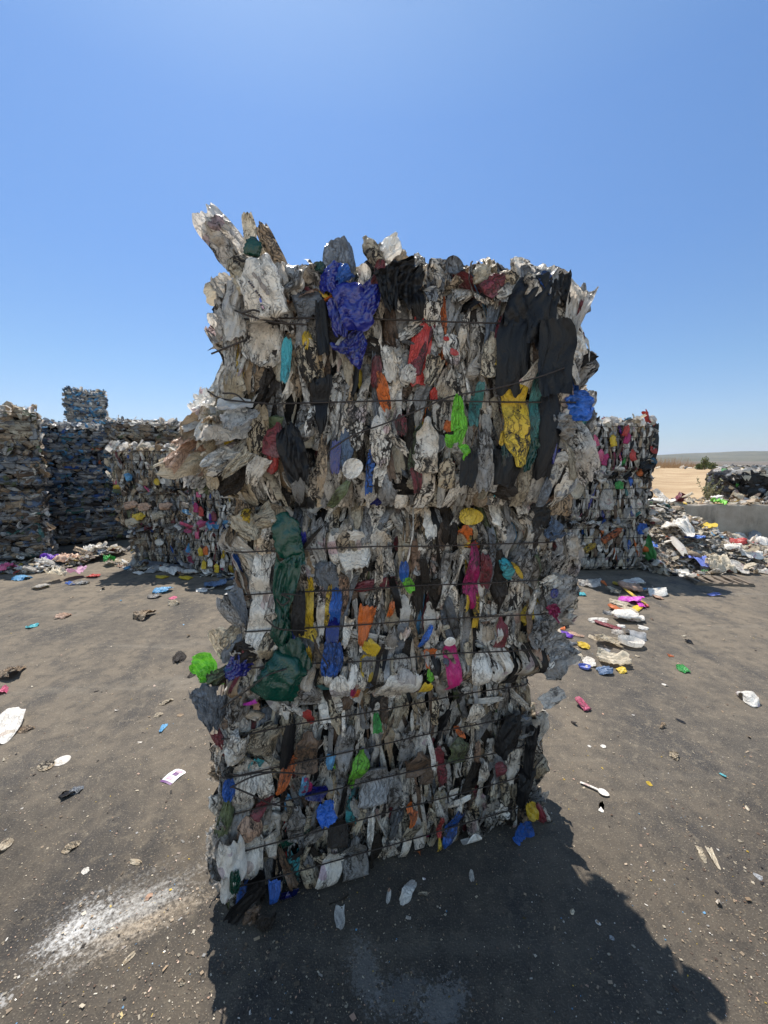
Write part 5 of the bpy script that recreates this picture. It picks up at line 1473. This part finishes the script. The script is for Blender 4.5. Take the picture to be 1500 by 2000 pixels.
    (1480, 1712, 18, 12, 'film', 'grey', 'plastic_scrap', "whitish smear of film on the asphalt edge", 40, .2, 1.0),
    (798, 1745, 62, 18, 'strip', 'white', 'plastic_scrap', "white pointed scrap on the shaded ground at the front stack's foot", 62, .15, .9),
    (759, 1752, 10, 24, 'sheet', 'white', 'plastic_scrap', "small white sliver at the front stack's foot", -10, .2, .8),
    (664, 1795, 24, 44, 'sheet', 'white', 'plastic_scrap', "white torn strip hanging onto the shaded ground", 4, .15, .9),
    (1168, 1803, 8, 10, 'sheet', 'white', 'plastic_scrap', "tiny white fleck in the middle of the big shadow", 30, .05, .9),
    (1195, 1833, 10, 8, 'sheet', 'grey', 'plastic_scrap', "tiny grey fleck in the middle of the big shadow", 70, .05, .9),
    (1395, 1163, 18, 8, 'sheet', 'periwinkle', 'plastic_scrap', "faint blue scrap on the asphalt before the litter slope", 80, .3, .7),
    (1495, 1120, 20, 12, 'bowl', 'white', 'plastic_bowl', "white bowl at the end of the litter slope", 70, .1, 1),
]
for (px, py, w, h, kind, col, nm, lab, spin, dirt, rnd) in NAMED:
    c = {'packet': 'packet'}.get(nm, nm.replace('plastic_', 'plastic ').replace('_', ' ').split()[-1])
    lit(px, py, w * .86, h * .86, kind, col, nm, lab, spin, c, dirt=dirt + .12, rnd=rnd, flat=.85 if kind in ('bag', 'bowl', 'jug') else .5)

# the spoon
P, t = on_z(1158, 1548)
s = t / FPX
n, m = 22, 9
v = np.linspace(0, 1, n)
L = .165
wid = np.where(v < .62, .0042 + .0016 * (1 - v), 0)
bl = np.clip((v - .62) / .38, 0, 1)
wid = np.where(v >= .62, .0045 + .0135 * np.sin(np.pi * np.clip(bl, 0, 1) ** .8) ** .8, wid)
wid[-1] = .002
u = np.linspace(-1, 1, m)
X = u[None, :] * wid[:, None]
Yl = (v[:, None] - .5) * L + 0 * X
Z = .008 + .012 * (np.sin(v * 3.1)[:, None] * .3) - (.006 * np.sin(np.pi * bl) ** .7)[:, None] * (1 - u[None, :] ** 2) + .0015 * (1 - u[None, :] ** 2) * (v < .6)[:, None]
Vt = np.stack([X, Yl, Z], -1).reshape(-1, 3)
Vb = Vt - np.array([0, 0, .0014])
Fg = grid_faces(m, n)
spoon_me = mesh_from('plastic_spoon', np.concatenate([Vt, Vb]), np.concatenate([Fg, Fg[:, ::-1] + len(Vt)]), np.concatenate([Vt[:, :2], Vb[:, :2]]), np.full(2 * len(Vt), .9), np.full(2 * len(Vt), .05), mats=[MAT['white']])
p0, _ = on_z(1133, 1530)
p1, _ = on_z(1190, 1556)
spoon = link('plastic_spoon', spoon_me, loc=tuple((p0 + p1) / 2))
dv = p1 - p0
spoon.scale = (1.15, np.linalg.norm(dv) / L, 1)
spoon.rotation_euler = (0, 0, math.atan2(dv[1], dv[0]) - math.pi / 2)
tag(spoon, "white plastic spoon lying on the sunlit asphalt", 'spoon')


# the printed sachet
def flat_mat(name, rgb, rough=.5):
    t = NT(name)
    return t.out(t.bsdf(t.mix(t.math('MULTIPLY', t.ramp(t.noise(t.pos(), 60, 4, .6), .5, .7), .25), rgb, tuple(c * .6 for c in rgb)), rough))


SM_W, SM_P, SM_G, SM_B = flat_mat('sachet_white', (.78, .75, .75)), flat_mat('sachet_purple', (.13, .045, .15)), flat_mat('sachet_pink', (.60, .36, .42)), flat_mat('print_blue', (.10, .14, .42))
SM_Y = flat_mat('print_yellow', (.62, .46, .10))
SM_K = flat_mat('print_dark', (.07, .06, .07))
c4 = [on_z(x, y)[0] for x, y in ((312, 1526), (333, 1534), (365, 1507), (345, 1501))]
ctr = sum(c4) / 4
ax = (c4[2] - c4[1] + c4[3] - c4[0]) / 2
ay = (c4[0] - c4[1] + c4[3] - c4[2]) / 2


def patch_on(name, u0, u1, v0, v1, lift, m, parent, outline=None):
    nu_, nv_ = 9, 7
    V = []
    for vv in np.linspace(v0, v1, nv_):
        for uu in np.linspace(u0, u1, nu_):
            q = ax * uu + ay * vv
            V.append((q[0], q[1], .006 + lift + .004 * math.cos(uu * 5) - .004 * abs(vv) * 2))
    V = np.array(V)
    if outline:
        V[:, 2] += 0
    Fq = grid_faces(nu_, nv_)
    Vb = V - np.array([0, 0, .0008 if parent is not None else .004])
    return link(name, mesh_from(name, np.concatenate([V, Vb]), np.concatenate([Fq, Fq + len(V)]), mats=[m], smooth=True), parent, None if parent is not None else tuple(ctr))


sachet = patch_on('printed_sachet', -.5, .5, -.5, .5, 0, SM_W, None)
tag(sachet, "small white sachet with a purple end band and purple print, on bare asphalt", 'sachet')
patch_on('end_band', -.505, -.38, -.503, .503, .0016, SM_P, sachet)
patch_on('print_mark', -.02, .20, -.26, .12, .0016, SM_P, sachet)
patch_on('print_mark', .24, .42, -.3, .2, .0016, SM_G, sachet)
patch_on('print_mark', -.28, -.10, -.2, .3, .0016, SM_G, sachet)

# marks on the printed jug: faded rows too worn to read
deps = bpy.context.evaluated_depsgraph_get()
bpy.context.view_layer.update()
mw = jug.matrix_world


def jug_mark(px, py, wpx, hpx, m, ang):
    d = Vector(ray(px, py)).normalized()
    inv = mw.inverted()
    ok, loc, nrm, idx = jug.ray_cast(inv @ cam.location, (inv.to_3x3() @ d))
    if not ok:
        return
    if nrm.dot(inv.to_3x3() @ d) > 0:
        nrm = -nrm
    t_ = ((mw @ loc) - cam.location).length
    s_ = t_ / FPX * .85
    rx = (inv.to_3x3() @ Vector((math.cos(R(ang)), 0, -math.sin(R(ang)))))
    rx = (rx - nrm * rx.dot(nrm)).normalized()
    ry = nrm.cross(rx)
    V = []
    for lift in (.0035, .0005):
        for a, b in ((-1, -1), (1, -1), (1, 1), (-1, 1)):
            V.append(loc + nrm * lift + rx * a * wpx * s_ / 2 + ry * b * hpx * s_ / 2)
    Fq = [(0, 1, 2, 3), (4, 7, 6, 5), (0, 4, 5, 1), (1, 5, 6, 2), (2, 6, 7, 3), (3, 7, 4, 0)]
    link('print_mark', mesh_from('print_mark', [list(v) for v in V], Fq, mats=[m], smooth=False), jug)


for k in range(9):
    if k != 4:
        jug_mark(486 + k * 3.0, 551 + k * 3.6, 2.4, 3.4, SM_K, 50)
jug_mark(510, 587, 3.4, 8, SM_B, 74 - 90)
for k in range(3):
    jug_mark(511 + k * 1.6, 596 + k * 3, 2.6, 2.6, SM_G if k else SM_K, 60)
for (x, y, w, h) in ((498, 538, 12, 9), (508, 548, 14, 12), (515, 560, 12, 14), (521, 571, 9, 10)):
    jug_mark(x, y, w, h * .6, SM_K if False else flat_mat('faded_print', (.22, .19, .17)), 50)

# heaps: dark matted base + pieces lying on it
def heap(name, poly_pts, g, zf, n_things, n_stuff, zone, size=(.06, .16), dirt=.3):
    """poly_pts: sampler -> (x, y); zf: surface height"""
    zone_group = f"loose pieces {zone}"
    for k in range(n_things):
        x, y = poly_pts(g)
        kind = g.choice(['film', 'sheet', 'bottle', 'bag', 'jug', 'disc'], p=[.26, .26, .2, .14, .08, .06])
        w = g.uniform(*size)
        h = w * g.uniform(1.0, 1.9)
        col = pick(PILE_COLS, g)
        nm = {'film': 'plastic_film', 'sheet': 'plastic_scrap', 'bottle': 'crushed_bottle', 'bag': 'plastic_bag', 'jug': 'crushed_tub', 'disc': 'plastic_disc'}[kind]
        lab = f"{'big' if w > sum(size) / 2 else 'small'} {CNAME.get(col, col)} {nm.replace('_', ' ')} {zone}"
        litter(nm, kind, col, (x, y, max(0, zf(x, y)) + g.uniform(0, .03)), w, h, g, lab, nm.split('_')[-1], zone_group, None, 32, dirt * g.uniform(.4, 1.6), g.uniform(.45, 1), .012, .9)
    ps = []
    for k in range(n_stuff):
        x, y = poly_pts(g)
        pc = make_piece(g.choice(['film', 'sheet', 'bottle', 'strip']), g.uniform(.025, .095), g.uniform(.03, .13), g, .5)
        V = pc.V @ rot_mat(0, R(-90 + g.uniform(-35, 35)), 0).T @ rot_mat(g.uniform(-3, 3), 0, 0).T
        V[:, 2] -= V[:, 2].min()
        pc.V = V + np.array([x, y, max(0, zf(x, y)) + .002])
        pc.mat, pc.dirt = pick(PILE_COLS, g), g.uniform(.2, .9)
        ps.append(pc)
    tag(link(name, merge(name, ps)), kind='stuff')


gh = np.random.default_rng(123)


def along(pts, spread):
    P = [on_z(*p)[0][:2] for p in pts]

    def f(g):
        i = g.integers(0, len(P) - 1)
        t = g.random()
        q = P[i] * (1 - t) + P[i + 1] * t
        return q[0] + g.normal(0, .08), q[1] + abs(g.normal(0, spread)) - .05
    return f


left_line = along([(-60, 1122), (60, 1118), (120, 1110), (170, 1098), (225, 1085)], .24)
hz = lambda x, y: .10 * math.exp(-((y - 6.6) / .35) ** 2)
heap('litter_shreds', left_line, gh, hz, 120, 700, "in the long heap by the dark stacks", (.05, .15))
foot_line = along([(215, 1100), (260, 1112), (320, 1116), (370, 1122), (470, 1128)], .12)
heap('litter_shreds', foot_line, gh, lambda x, y: 0, 30, 150, "at the foot of the brown stack", (.06, .15))
for (px, py, w, h, kind, col, nm, lab, spin) in ((97, 1091, 34, 20, 'bag', 'purple', 'plastic_bag', "deep purple bag on top of the long litter heap", 70), (14, 1106, 26, 11, 'bag', 'pink', 'plastic_bag', "bright pink bag at the end of the long litter heap", 70),
                                                 (150, 1113, 30, 14, 'sheet', 'rose', 'flat_tub', "pale pink flat container in front of the long litter heap", 60), (128, 1092, 40, 14, 'film', 'peach', 'plastic_film', "salmon coloured film on the long litter heap", 84),
                                                 (112, 1120, 34, 13, 'bag', 'cream', 'plastic_bag', "cream bag lying in front of the long litter heap", 84), (186, 1070, 14, 14, 'jug', 'white', 'crushed_tub', "white tub on the crest of the long litter heap", 10),
                                                 (175, 1080, 34, 10, 'bag', 'white', 'plastic_bag', "white bag near the crest of the long litter heap", 80), (210, 1092, 16, 12, 'film', 'leaf', 'plastic_film', "green film at the shaded end of the long litter heap", 60)):
    P, t = on_z(px, py, .1)
    litter(nm, kind, col, (P[0], P[1], .06), w * t / FPX * 1.1, h * t / FPX * 2.2, gl, lab, nm.split('_')[-1], None, spin, 20, .1, .9, .01, 1.1)


# slope of loose scrap between the wall stack and the concrete wall
def slope_z(x, y):
    a = min(1.0, max(0.0, 1 - (x - 5.0) / 1.75))
    a = a * a * (3 - 2 * a)
    b = min(1, max(0, (y - 5.75 - .25 * (x - 3.9)) / 1.5))
    return .80 * a * (b ** .9) + .10 * math.exp(-((x - 6.2) / 1.6) ** 2) * min(1, max(0, (y - 5.9) / .8))


def mound_mat():
    t = NT("matted_waste")
    p = t.pos()
    c = t.mix(t.ramp(t.noise(p, 14, 5, .7), .45, .65), (.12, .10, .08), (.42, .38, .31))
    v = t.voro(p, 16, out='Color')
    c = t.mix(t.math('MULTIPLY', t.ramp(t.noise(p, 30, 3, .6), .56, .64), .7), c, (.5, .46, .39))
    return t.out(t.bsdf(c, .8, t.bump(t.noise(p, 22, 5, .7), 1, .05), .2))


vz = np.vectorize(slope_z)
gm = np.random.default_rng(55)
MX, MY = np.linspace(3.86, 8.0, 70), np.linspace(5.6, 7.76, 50)
sheet_grid('waste_slope', MX, MY, lambda X, Y: vz(X, Y) - .03 + gm.normal(0, .012, X.shape), mound_mat(), 'stuff')


def slope_pt(g):
    while True:
        x, y = g.uniform(3.9, 7.6), g.uniform(5.55, 7.7)
        if y > 5.5 + .14 * (x - 3.9) and g.random() < (1.1 - .12 * (x - 3.9)):
            return x, y


heap('litter_shreds', slope_pt, gh, slope_z, 100, 1100, "on the litter slope by the wall", (.07, .19))
for (px, py, w, h, kind, col, nm, lab, spin, zz) in ((1400, 1035, 56, 40, 'panel', 'cream', 'plastic_sheet', "large pale folded sheet propped on the litter slope", 20, .12), (1415, 1050, 60, 20, 'panel', 'white', 'plastic_sheet', "white sheet lying below the large pale folded sheet", 80, .10),
                                                     (1360, 1101, 56, 17, 'panel', 'periwinkle', 'plastic_board', "lavender blue panel low on the litter slope", -68, .06), (1375, 1065, 34, 14, 'panel', 'yellow', 'plastic_board', "mustard yellow panel on the litter slope", -60, .12),
                                                     (1437, 1104, 26, 20, 'film', 'teal', 'plastic_film', "sea green film on the lower litter slope", 20, .04), (1350, 1081, 20, 14, 'bag', 'blue', 'plastic_bag', "blue bag above the lavender panel", 30, .1),
                                                     (1465, 1093, 40, 16, 'bag', 'white', 'plastic_bag', "plump white bag toward the far end of the litter slope", 80, .05), (1462, 1066, 26, 8, 'film', 'red', 'plastic_film', "red film against the base of the concrete wall", 80, .08),
                                                     (1485, 1068, 34, 8, 'sheet', 'white', 'plastic_sheet', "white flat sheet against the base of the concrete wall", 84, .07), (1338, 1024, 20, 12, 'film', 'orange', 'plastic_film', "orange film high on the litter slope", 40, .34),
                                                     (1365, 1033, 34, 22, 'jug', 'white', 'crushed_tub', "white and black tub high on the litter slope", 60, .26), (1320, 1062, 70, 20, 'bag', 'white', 'plastic_bag', "long white bag across the middle of the litter slope", -60, .25),
                                                     (1395, 1112, 60, 12, 'film', 'cream', 'plastic_film', "cream film at the lower edge of the litter slope", 84, .03), (1340, 1124, 44, 8, 'sheet', 'white', 'plastic_sheet', "white sheet at the near foot of the litter slope", 84, .02),
                                                     (1305, 1000, 50, 14, 'film', 'cream', 'plastic_film', "cream film draped at the top of the litter slope", -50, .6), (1318, 1076, 16, 60, 'strip', 'milky', 'plastic_strip', "long pale strip running down the litter slope", -24, .2)):
    P, t = on_z(px, py, zz)
    up = 38 if lab.startswith("large pale") else 16
    litter(nm, kind, col, (P[0], P[1], max(zz - .02, slope_z(P[0], P[1]))), w * t / FPX, h * t / FPX * (1.3 if up == 38 else 2.6), gl, lab, nm.split('_')[-1], None, spin, up, .12, .9, .01, .9)


# on top of the wall and along the field's edge
def top_pt(g):
    return g.uniform(4.2, 10.5), WALL_Y + .10 + abs(g.normal(0, .42))


heap('litter_shreds', top_pt, gh, lambda x, y: WALL_TOP - .04 + .09 * math.exp(-((y - 8.25) / .3) ** 2), 56, 420, "on top of the concrete wall", (.08, .2))
for (px, py, w, h, kind, col, nm, lab, spin) in ((1402, 981, 40, 12, 'bag', 'lime', 'plastic_bag', "bright lime green bag on top of the concrete wall", 74), (1432, 980, 10, 12, 'bowl', 'white', 'plastic_cup', "small white cup on top of the concrete wall", 0),
                                                 (1449, 982, 16, 9, 'bowl', 'milky', 'plastic_bowl', "pale bowl on top of the concrete wall", 0), (1460, 977, 18, 20, 'panel', 'tan', 'wood_offcut', "brown board stub on top of the concrete wall", 20), (1322, 965, 20, 14, 'film', 'maroon', 'plastic_film', "dark red film on the field edge above the wall", 20),
                                                 (1332, 969, 14, 8, 'film', 'yellow', 'plastic_film', "yellow film on the field edge above the wall", 60), (1326, 990, 8, 40, 'strip', 'cream', 'plastic_strip', "cream strip dangling over the wall edge", 4)):
    P, t = on_y(px, py, WALL_Y + .12)
    litter(nm, kind, col, (P[0], P[1], max(WALL_TOP + .002, .76)), w * t / FPX, max(h, 10) * t / FPX * 1.6, gl, lab, nm.split('_')[-1], None, spin, 40 if h > 9 else 20, .12, .85, .004, 1)
# bright bits at the far edge of the sand
for k in range(22):
    x = gh.uniform(24, 44)
    litter('plastic_scrap', 'film', gh.choice(['white', 'cream', 'milky', 'slate']), (x, 45 + gh.uniform(-3, 3), float(sand_z(np.array(x), np.array(45.0))) + .0), gh.uniform(.2, .6), gh.uniform(.2, .5), gh, "pale scrap along the far edge of the sand field", 'scrap',
           "scraps along the far edge of the sand field", None, 40, .2, .9, .0, 1)

# scraps over the open yard
YARD = [('white', 10), ('cream', 14), ('tan', 8), ('milky', 5), ('dark', 5), ('brown', 4), ('sky', 1), ('cyan', .7), ('pink', .8), ('yellow', .8), ('peach', 3), ('black', 3)]
for k in range(90):
    px, py = gh.uniform(0, 1500), 1150 + 800 * gh.random() ** 1.5
    P, t = on_z(px, py)
    loc = B_LOW.M.T @ (P - B_LOW.c)
    if abs(loc[0]) < B_LOW.hx + .06 and abs(loc[1]) < B_LOW.hy + .06:
        continue
    if P[1] > 5.4:
        continue
    col = pick(YARD, gh)
    w = min(.03, gh.lognormal(math.log(.010), .45)) * (1 if P[1] < 2 else 1.6)
    where = "in the big shadow" if (P[0] > -.7 and P[0] < 1.0 and P[1] < 1.3) else ("on the open asphalt beside the scatter" if P[0] > .3 else "on the open yard before the dark stacks")
    litter('plastic_chip', gh.choice(['sheet', 'film', 'strip']), col, P, w, w * gh.uniform(1, 2.4), gh, f"small {CNAME.get(col, col)} chip {where}", 'chip', f"chips {where}", None, 25, gh.uniform(.1, .8), gh.uniform(.4, 1), .001, .8)

# uncountable flakes trodden into the ground
N = 21000
gf = np.random.default_rng(321)
px, py = gf.uniform(-150, 1650, N), 1085 + 960 * gf.random(N) ** .85
d = np.stack([(px - 750) / FPX, CT - (py - 1000) / FPX * ST, -ST - (py - 1000) / FPX * CT], -1)
tt = -CAM_H / d[:, 2]
C0 = d * tt[:, None] + np.array([0, 0, CAM_H])
dens = .5 + .5 * np.sin(C0[:, 0] * 3.1 + 1.2 * np.sin(C0[:, 1] * 2.3)) * np.sin(C0[:, 1] * 2.7 + 1)
ok = (gf.random(N) < .30 + .7 * dens) & (C0[:, 1] < 6.2)
C0 = C0[ok]
N = len(C0)
sz = gf.lognormal(math.log(.0017), .55, N) * np.clip(.75 + .22 * C0[:, 1], .8, 2.2)
asp = gf.uniform(.35, 1, N)
an = gf.uniform(0, 6.28, N)
tl = gf.uniform(-.35, .35, N)
ca, sa = np.cos(an), np.sin(an)
corner = []
for a, b in ((-1, -1), (1, -1), (1, 1), (-1, 1)):
    a = a * gf.uniform(.5, 1.1, N)
    b = b * gf.uniform(.5, 1.1, N)
    x = a * sz * asp
    y = b * sz
    corner.append(np.stack([C0[:, 0] + x * ca - y * sa, C0[:, 1] + x * sa + y * ca, .0015 + np.abs(tl) * sz + tl * y], -1))
V = np.stack(corner, 1).reshape(-1, 3)
F = np.arange(4 * N).reshape(N, 4)
FC = ['cream', 'white', 'tan', 'milky', 'brown', 'dark', 'peach', 'yellow', 'sky', 'grey']
mi = gf.choice(len(FC), N, p=[.22, .03, .34, .02, .17, .08, .07, .02, .01, .04])
me = mesh_from('ground_flakes', V, F, np.repeat(gf.uniform(0, 50, (N, 2)), 4, 0), np.repeat(gf.random(N), 4), np.full(4 * N, .5), mi, [MAT[k] for k in FC], False)
tag(link('ground_flakes', me), kind='stuff')

# ------------------------------------------------------------------ broken pallet
def wood_mat():
    t = NT("grey_wood")
    p = t.pos()
    n = t.noise(t.mapping(p, (4, 30, 30)), 1, 5, .6)
    return t.out(t.bsdf(t.mix(n, (.08, .06, .045), (.26, .21, .16)), .85, t.bump(n, .5, .01), .2))


WOOD = wood_mat()


def box(c, sx, sy, sz, rz=0, jit=0.0, g=gh):
    V = np.array([(x, y, z) for z in (-1, 1) for y in (-1, 1) for x in (-1, 1)], float) * np.array([sx, sy, sz]) / 2
    V += g.normal(0, jit, V.shape)
    V = V @ np.array(Matrix.Rotation(rz, 3, 'Z')).T + np.array(c)
    F = np.array([(0, 1, 3, 2), (4, 6, 7, 5), (0, 4, 5, 1), (2, 3, 7, 6), (0, 2, 6, 4), (1, 5, 7, 3)])
    return V, F


P0, _ = on_z(1362, 1140)
pal = bpy.data.objects.new('wooden_pallet', None)
COL.objects.link(pal)
pal.location = (P0[0], P0[1], 0)
pal.rotation_euler = (0, 0, R(-6))
tag(pal, "broken grey wooden pallet half buried at the foot of the litter slope", 'pallet')
for k in range(6):
    V, F = box((k * .12, .10, .035), .05, .34, .018, R(gh.normal(0, 3)), .003)
    link('slat', mesh_from('slat', V, F, mats=[WOOD], smooth=False), pal)
for yy in (-.04, .22):
    V, F = box((.30, yy, .010), .70, .05, .03, 0, .003)
    link('bearer', mesh_from('bearer', V, F, mats=[WOOD], smooth=False), pal)


# ------------------------------------------------------------------ plants
def leaf_mat(name, a, b):
    t = NT(name)
    r = t.attr('rnd')
    c = t.mix(r, a, b)
    tb = t.n('ShaderNodeBsdfTranslucent')
    t.set(tb.inputs[0], c)
    mx = t.n('ShaderNodeMixShader')
    mx.inputs[0].default_value = .3
    t.t.links.new(t.bsdf(c, .7, None, .2), mx.inputs[1])
    t.t.links.new(tb.outputs[0], mx.inputs[2])
    return t.out(mx.outputs[0])


GRASS_M = leaf_mat('dry_grass', (.30, .17, .09), (.42, .30, .16))
SHRUB_M = leaf_mat('shrub_leaf', (.07, .10, .03), (.16, .17, .06))
WEED_M = leaf_mat('weed_leaf', (.14, .16, .08), (.34, .30, .17))


def blades(base, hgt, wid, lean, g):
    n = len(base)
    an = g.uniform(0, 6.28, n)
    dx, dy = np.cos(an) * wid, np.sin(an) * wid
    ln = g.normal(0, 1, (n, 2)) * lean[:, None]
    A = base + np.stack([-dx, -dy, 0 * dx], -1)
    B = base + np.stack([dx, dy, 0 * dx], -1)
    C = base + np.stack([dx * .3 + ln[:, 0], dy * .3 + ln[:, 1], hgt], -1)
    D = base + np.stack([-dx * .3 + ln[:, 0], -dy * .3 + ln[:, 1], hgt], -1)
    return np.stack([A, B, C, D], 1).reshape(-1, 3), np.arange(4 * n).reshape(n, 4)


n = 16000
bx, by = gp.uniform(20, 62, n), gp.uniform(50, 62, n)
cl = .5 + .5 * np.sin(bx * .9) * np.sin(bx * .37 + 1)
edge = np.clip((44 - bx) / 6, 0.12, 1)
hh = gp.uniform(.4, 1.0, n) * (.7 + .9 * cl) * edge
base = np.stack([bx, by, sand_z(bx, by) - .02], -1)
V, F = blades(base, hh, np.full(n, .012), hh * .16, gp)
tag(link('dry_grass', mesh_from('dry_grass', V, F, rnd=np.repeat(gp.random(n), 4), mats=[GRASS_M], smooth=False)), kind='stuff')


def leafy(name, parent, centre, rad, n, leaf, m, g, flat=1.0):
    P = g.normal(0, .42, (n, 3))
    P /= np.maximum(1, np.linalg.norm(P, axis=1))[:, None]
    P = P * np.array(rad) + np.array(centre)
    A, B = g.normal(0, 1, (n, 3)), g.normal(0, 1, (n, 3))
    A /= np.linalg.norm(A, axis=1)[:, None]
    B = np.cross(A, B)
    B /= np.linalg.norm(B, axis=1)[:, None]
    s = leaf * g.uniform(.5, 1.3, n)[:, None]
    V = np.stack([P - A * s, P + B * s * .4, P + A * s, P - B * s * .4], 1).reshape(-1, 3)
    return link(name, mesh_from(name, V, np.arange(4 * n).reshape(n, 4), rnd=np.repeat(g.random(n), 4), mats=[m], smooth=False), parent)


def shrub(px, D, hgt, wid, label, g):
    P, t = on_y(px, 915, D)
    z0 = float(sand_z(np.array(P[0]), np.array(D)))
    r = bpy.data.objects.new('shrub', None)
    COL.objects.link(r)
    r.location = (P[0], D, z0)
    tag(r, label, 'shrub')
    paths = []
    for k in range(7):
        a = g.uniform(0, 6.28)
        paths.append(spline([(0, 0, -.05), (math.cos(a) * wid * .15, math.sin(a) * wid * .15, hgt * .4), (math.cos(a) * wid * .35, math.sin(a) * wid * .35, hgt * g.uniform(.7, .95))], 4))
    V, F = tube_mesh(paths, .02, ns=5)
    link('stem', mesh_from('stem', V, F, mats=[WOOD]), r)
    leafy('foliage', r, (0, 0, hgt * .52), (wid * .5, wid * .5, hgt * .56), 420, .11, SHRUB_M, g)


shrub(1376, 42, 1.25, .75, "feathery green shrub at the far edge of the sand field", gp)
shrub(1390, 44, .7, 1.0, "lower olive shrub beside the feathery one at the far edge of the sand field", gp)
shrub(1366, 43, .55, .8, "small low shrub in front of the dry grass at the field's far edge", gp)


def weed(px, D, hgt, label, g, nst=9):
    P, t = on_y(px, 965, D)
    r = bpy.data.objects.new('weed_plant', None)
    COL.objects.link(r)
    r.location = (P[0], D, float(sand_z(np.array(P[0]), np.array(D))))
    tag(r, label, 'plant')
    paths, V_, F_l, off = [], [], [], 0
    pts = []
    for k in range(nst):
        a = g.uniform(0, 6.28)
        hh = hgt * g.uniform(.5, 1)
        sp_ = spline([(0, 0, -.03), (math.cos(a) * hh * .15, math.sin(a) * hh * .15, hh * .5), (math.cos(a) * hh * .4, math.sin(a) * hh * .4, hh)], 5)
        paths.append(sp_)
        pts += [sp_[i] for i in g.integers(2, len(sp_), 22)]
    V, F = tube_mesh(paths, .0045, ns=4)
    link('stem', mesh_from('stem', V, F, mats=[WEED_M], rnd=np.full(len(V), .5)), r)
    pts = np.array(pts)
    n = len(pts)
    A, B = g.normal(0, 1, (n, 3)), g.normal(0, 1, (n, 3))
    A /= np.linalg.norm(A, axis=1)[:, None]
    B = np.cross(A, B)
    B /= np.linalg.norm(B, axis=1)[:, None]
    pts = pts + A * .03
    s = .032 * g.uniform(.4, 1.2, n)[:, None]
    V = np.stack([pts - A * s, pts + B * s * .45, pts + A * s, pts - B * s * .45], 1).reshape(-1, 3)
    link('leaves', mesh_from('leaves', V, np.arange(4 * n).reshape(n, 4), rnd=np.repeat(g.random(n), 4), mats=[WEED_M], smooth=False), r)


weed(1380, 8.75, .62, "spindly pale weed growing at the field edge before the black bale", gp)
weed(1396, 8.85, .44, "shorter bushy weed beside the spindly one at the black bale", gp, 14)

# ------------------------------------------------------------------ dusty air
def haze_box(x0, x1, y0, y1, z0, z1, dens):
    V = [(x, y, z) for z in (z0, z1) for y in (y0, y1) for x in (x0, x1)]
    F = [(0, 2, 3, 1), (4, 5, 7, 6), (0, 1, 5, 4), (2, 6, 7, 3), (0, 4, 6, 2), (1, 3, 7, 5)]
    t = NT('haze')
    v = t.n('ShaderNodeVolumePrincipled')
    v.inputs['Color'].default_value = (.80, .88, 1.0, 1)
    v.inputs['Density'].default_value = dens
    v.inputs['Anisotropy'].default_value = .3
    o = t.n('ShaderNodeOutputMaterial')
    t.t.links.new(v.outputs[0], o.inputs['Volume'])
    tag(link('haze', mesh_from('haze', V, F, mats=[t.m], smooth=False)), kind='stuff')


haze_box(-9500, 11500, -9500, 9500, -8, 150, 1.4e-4)
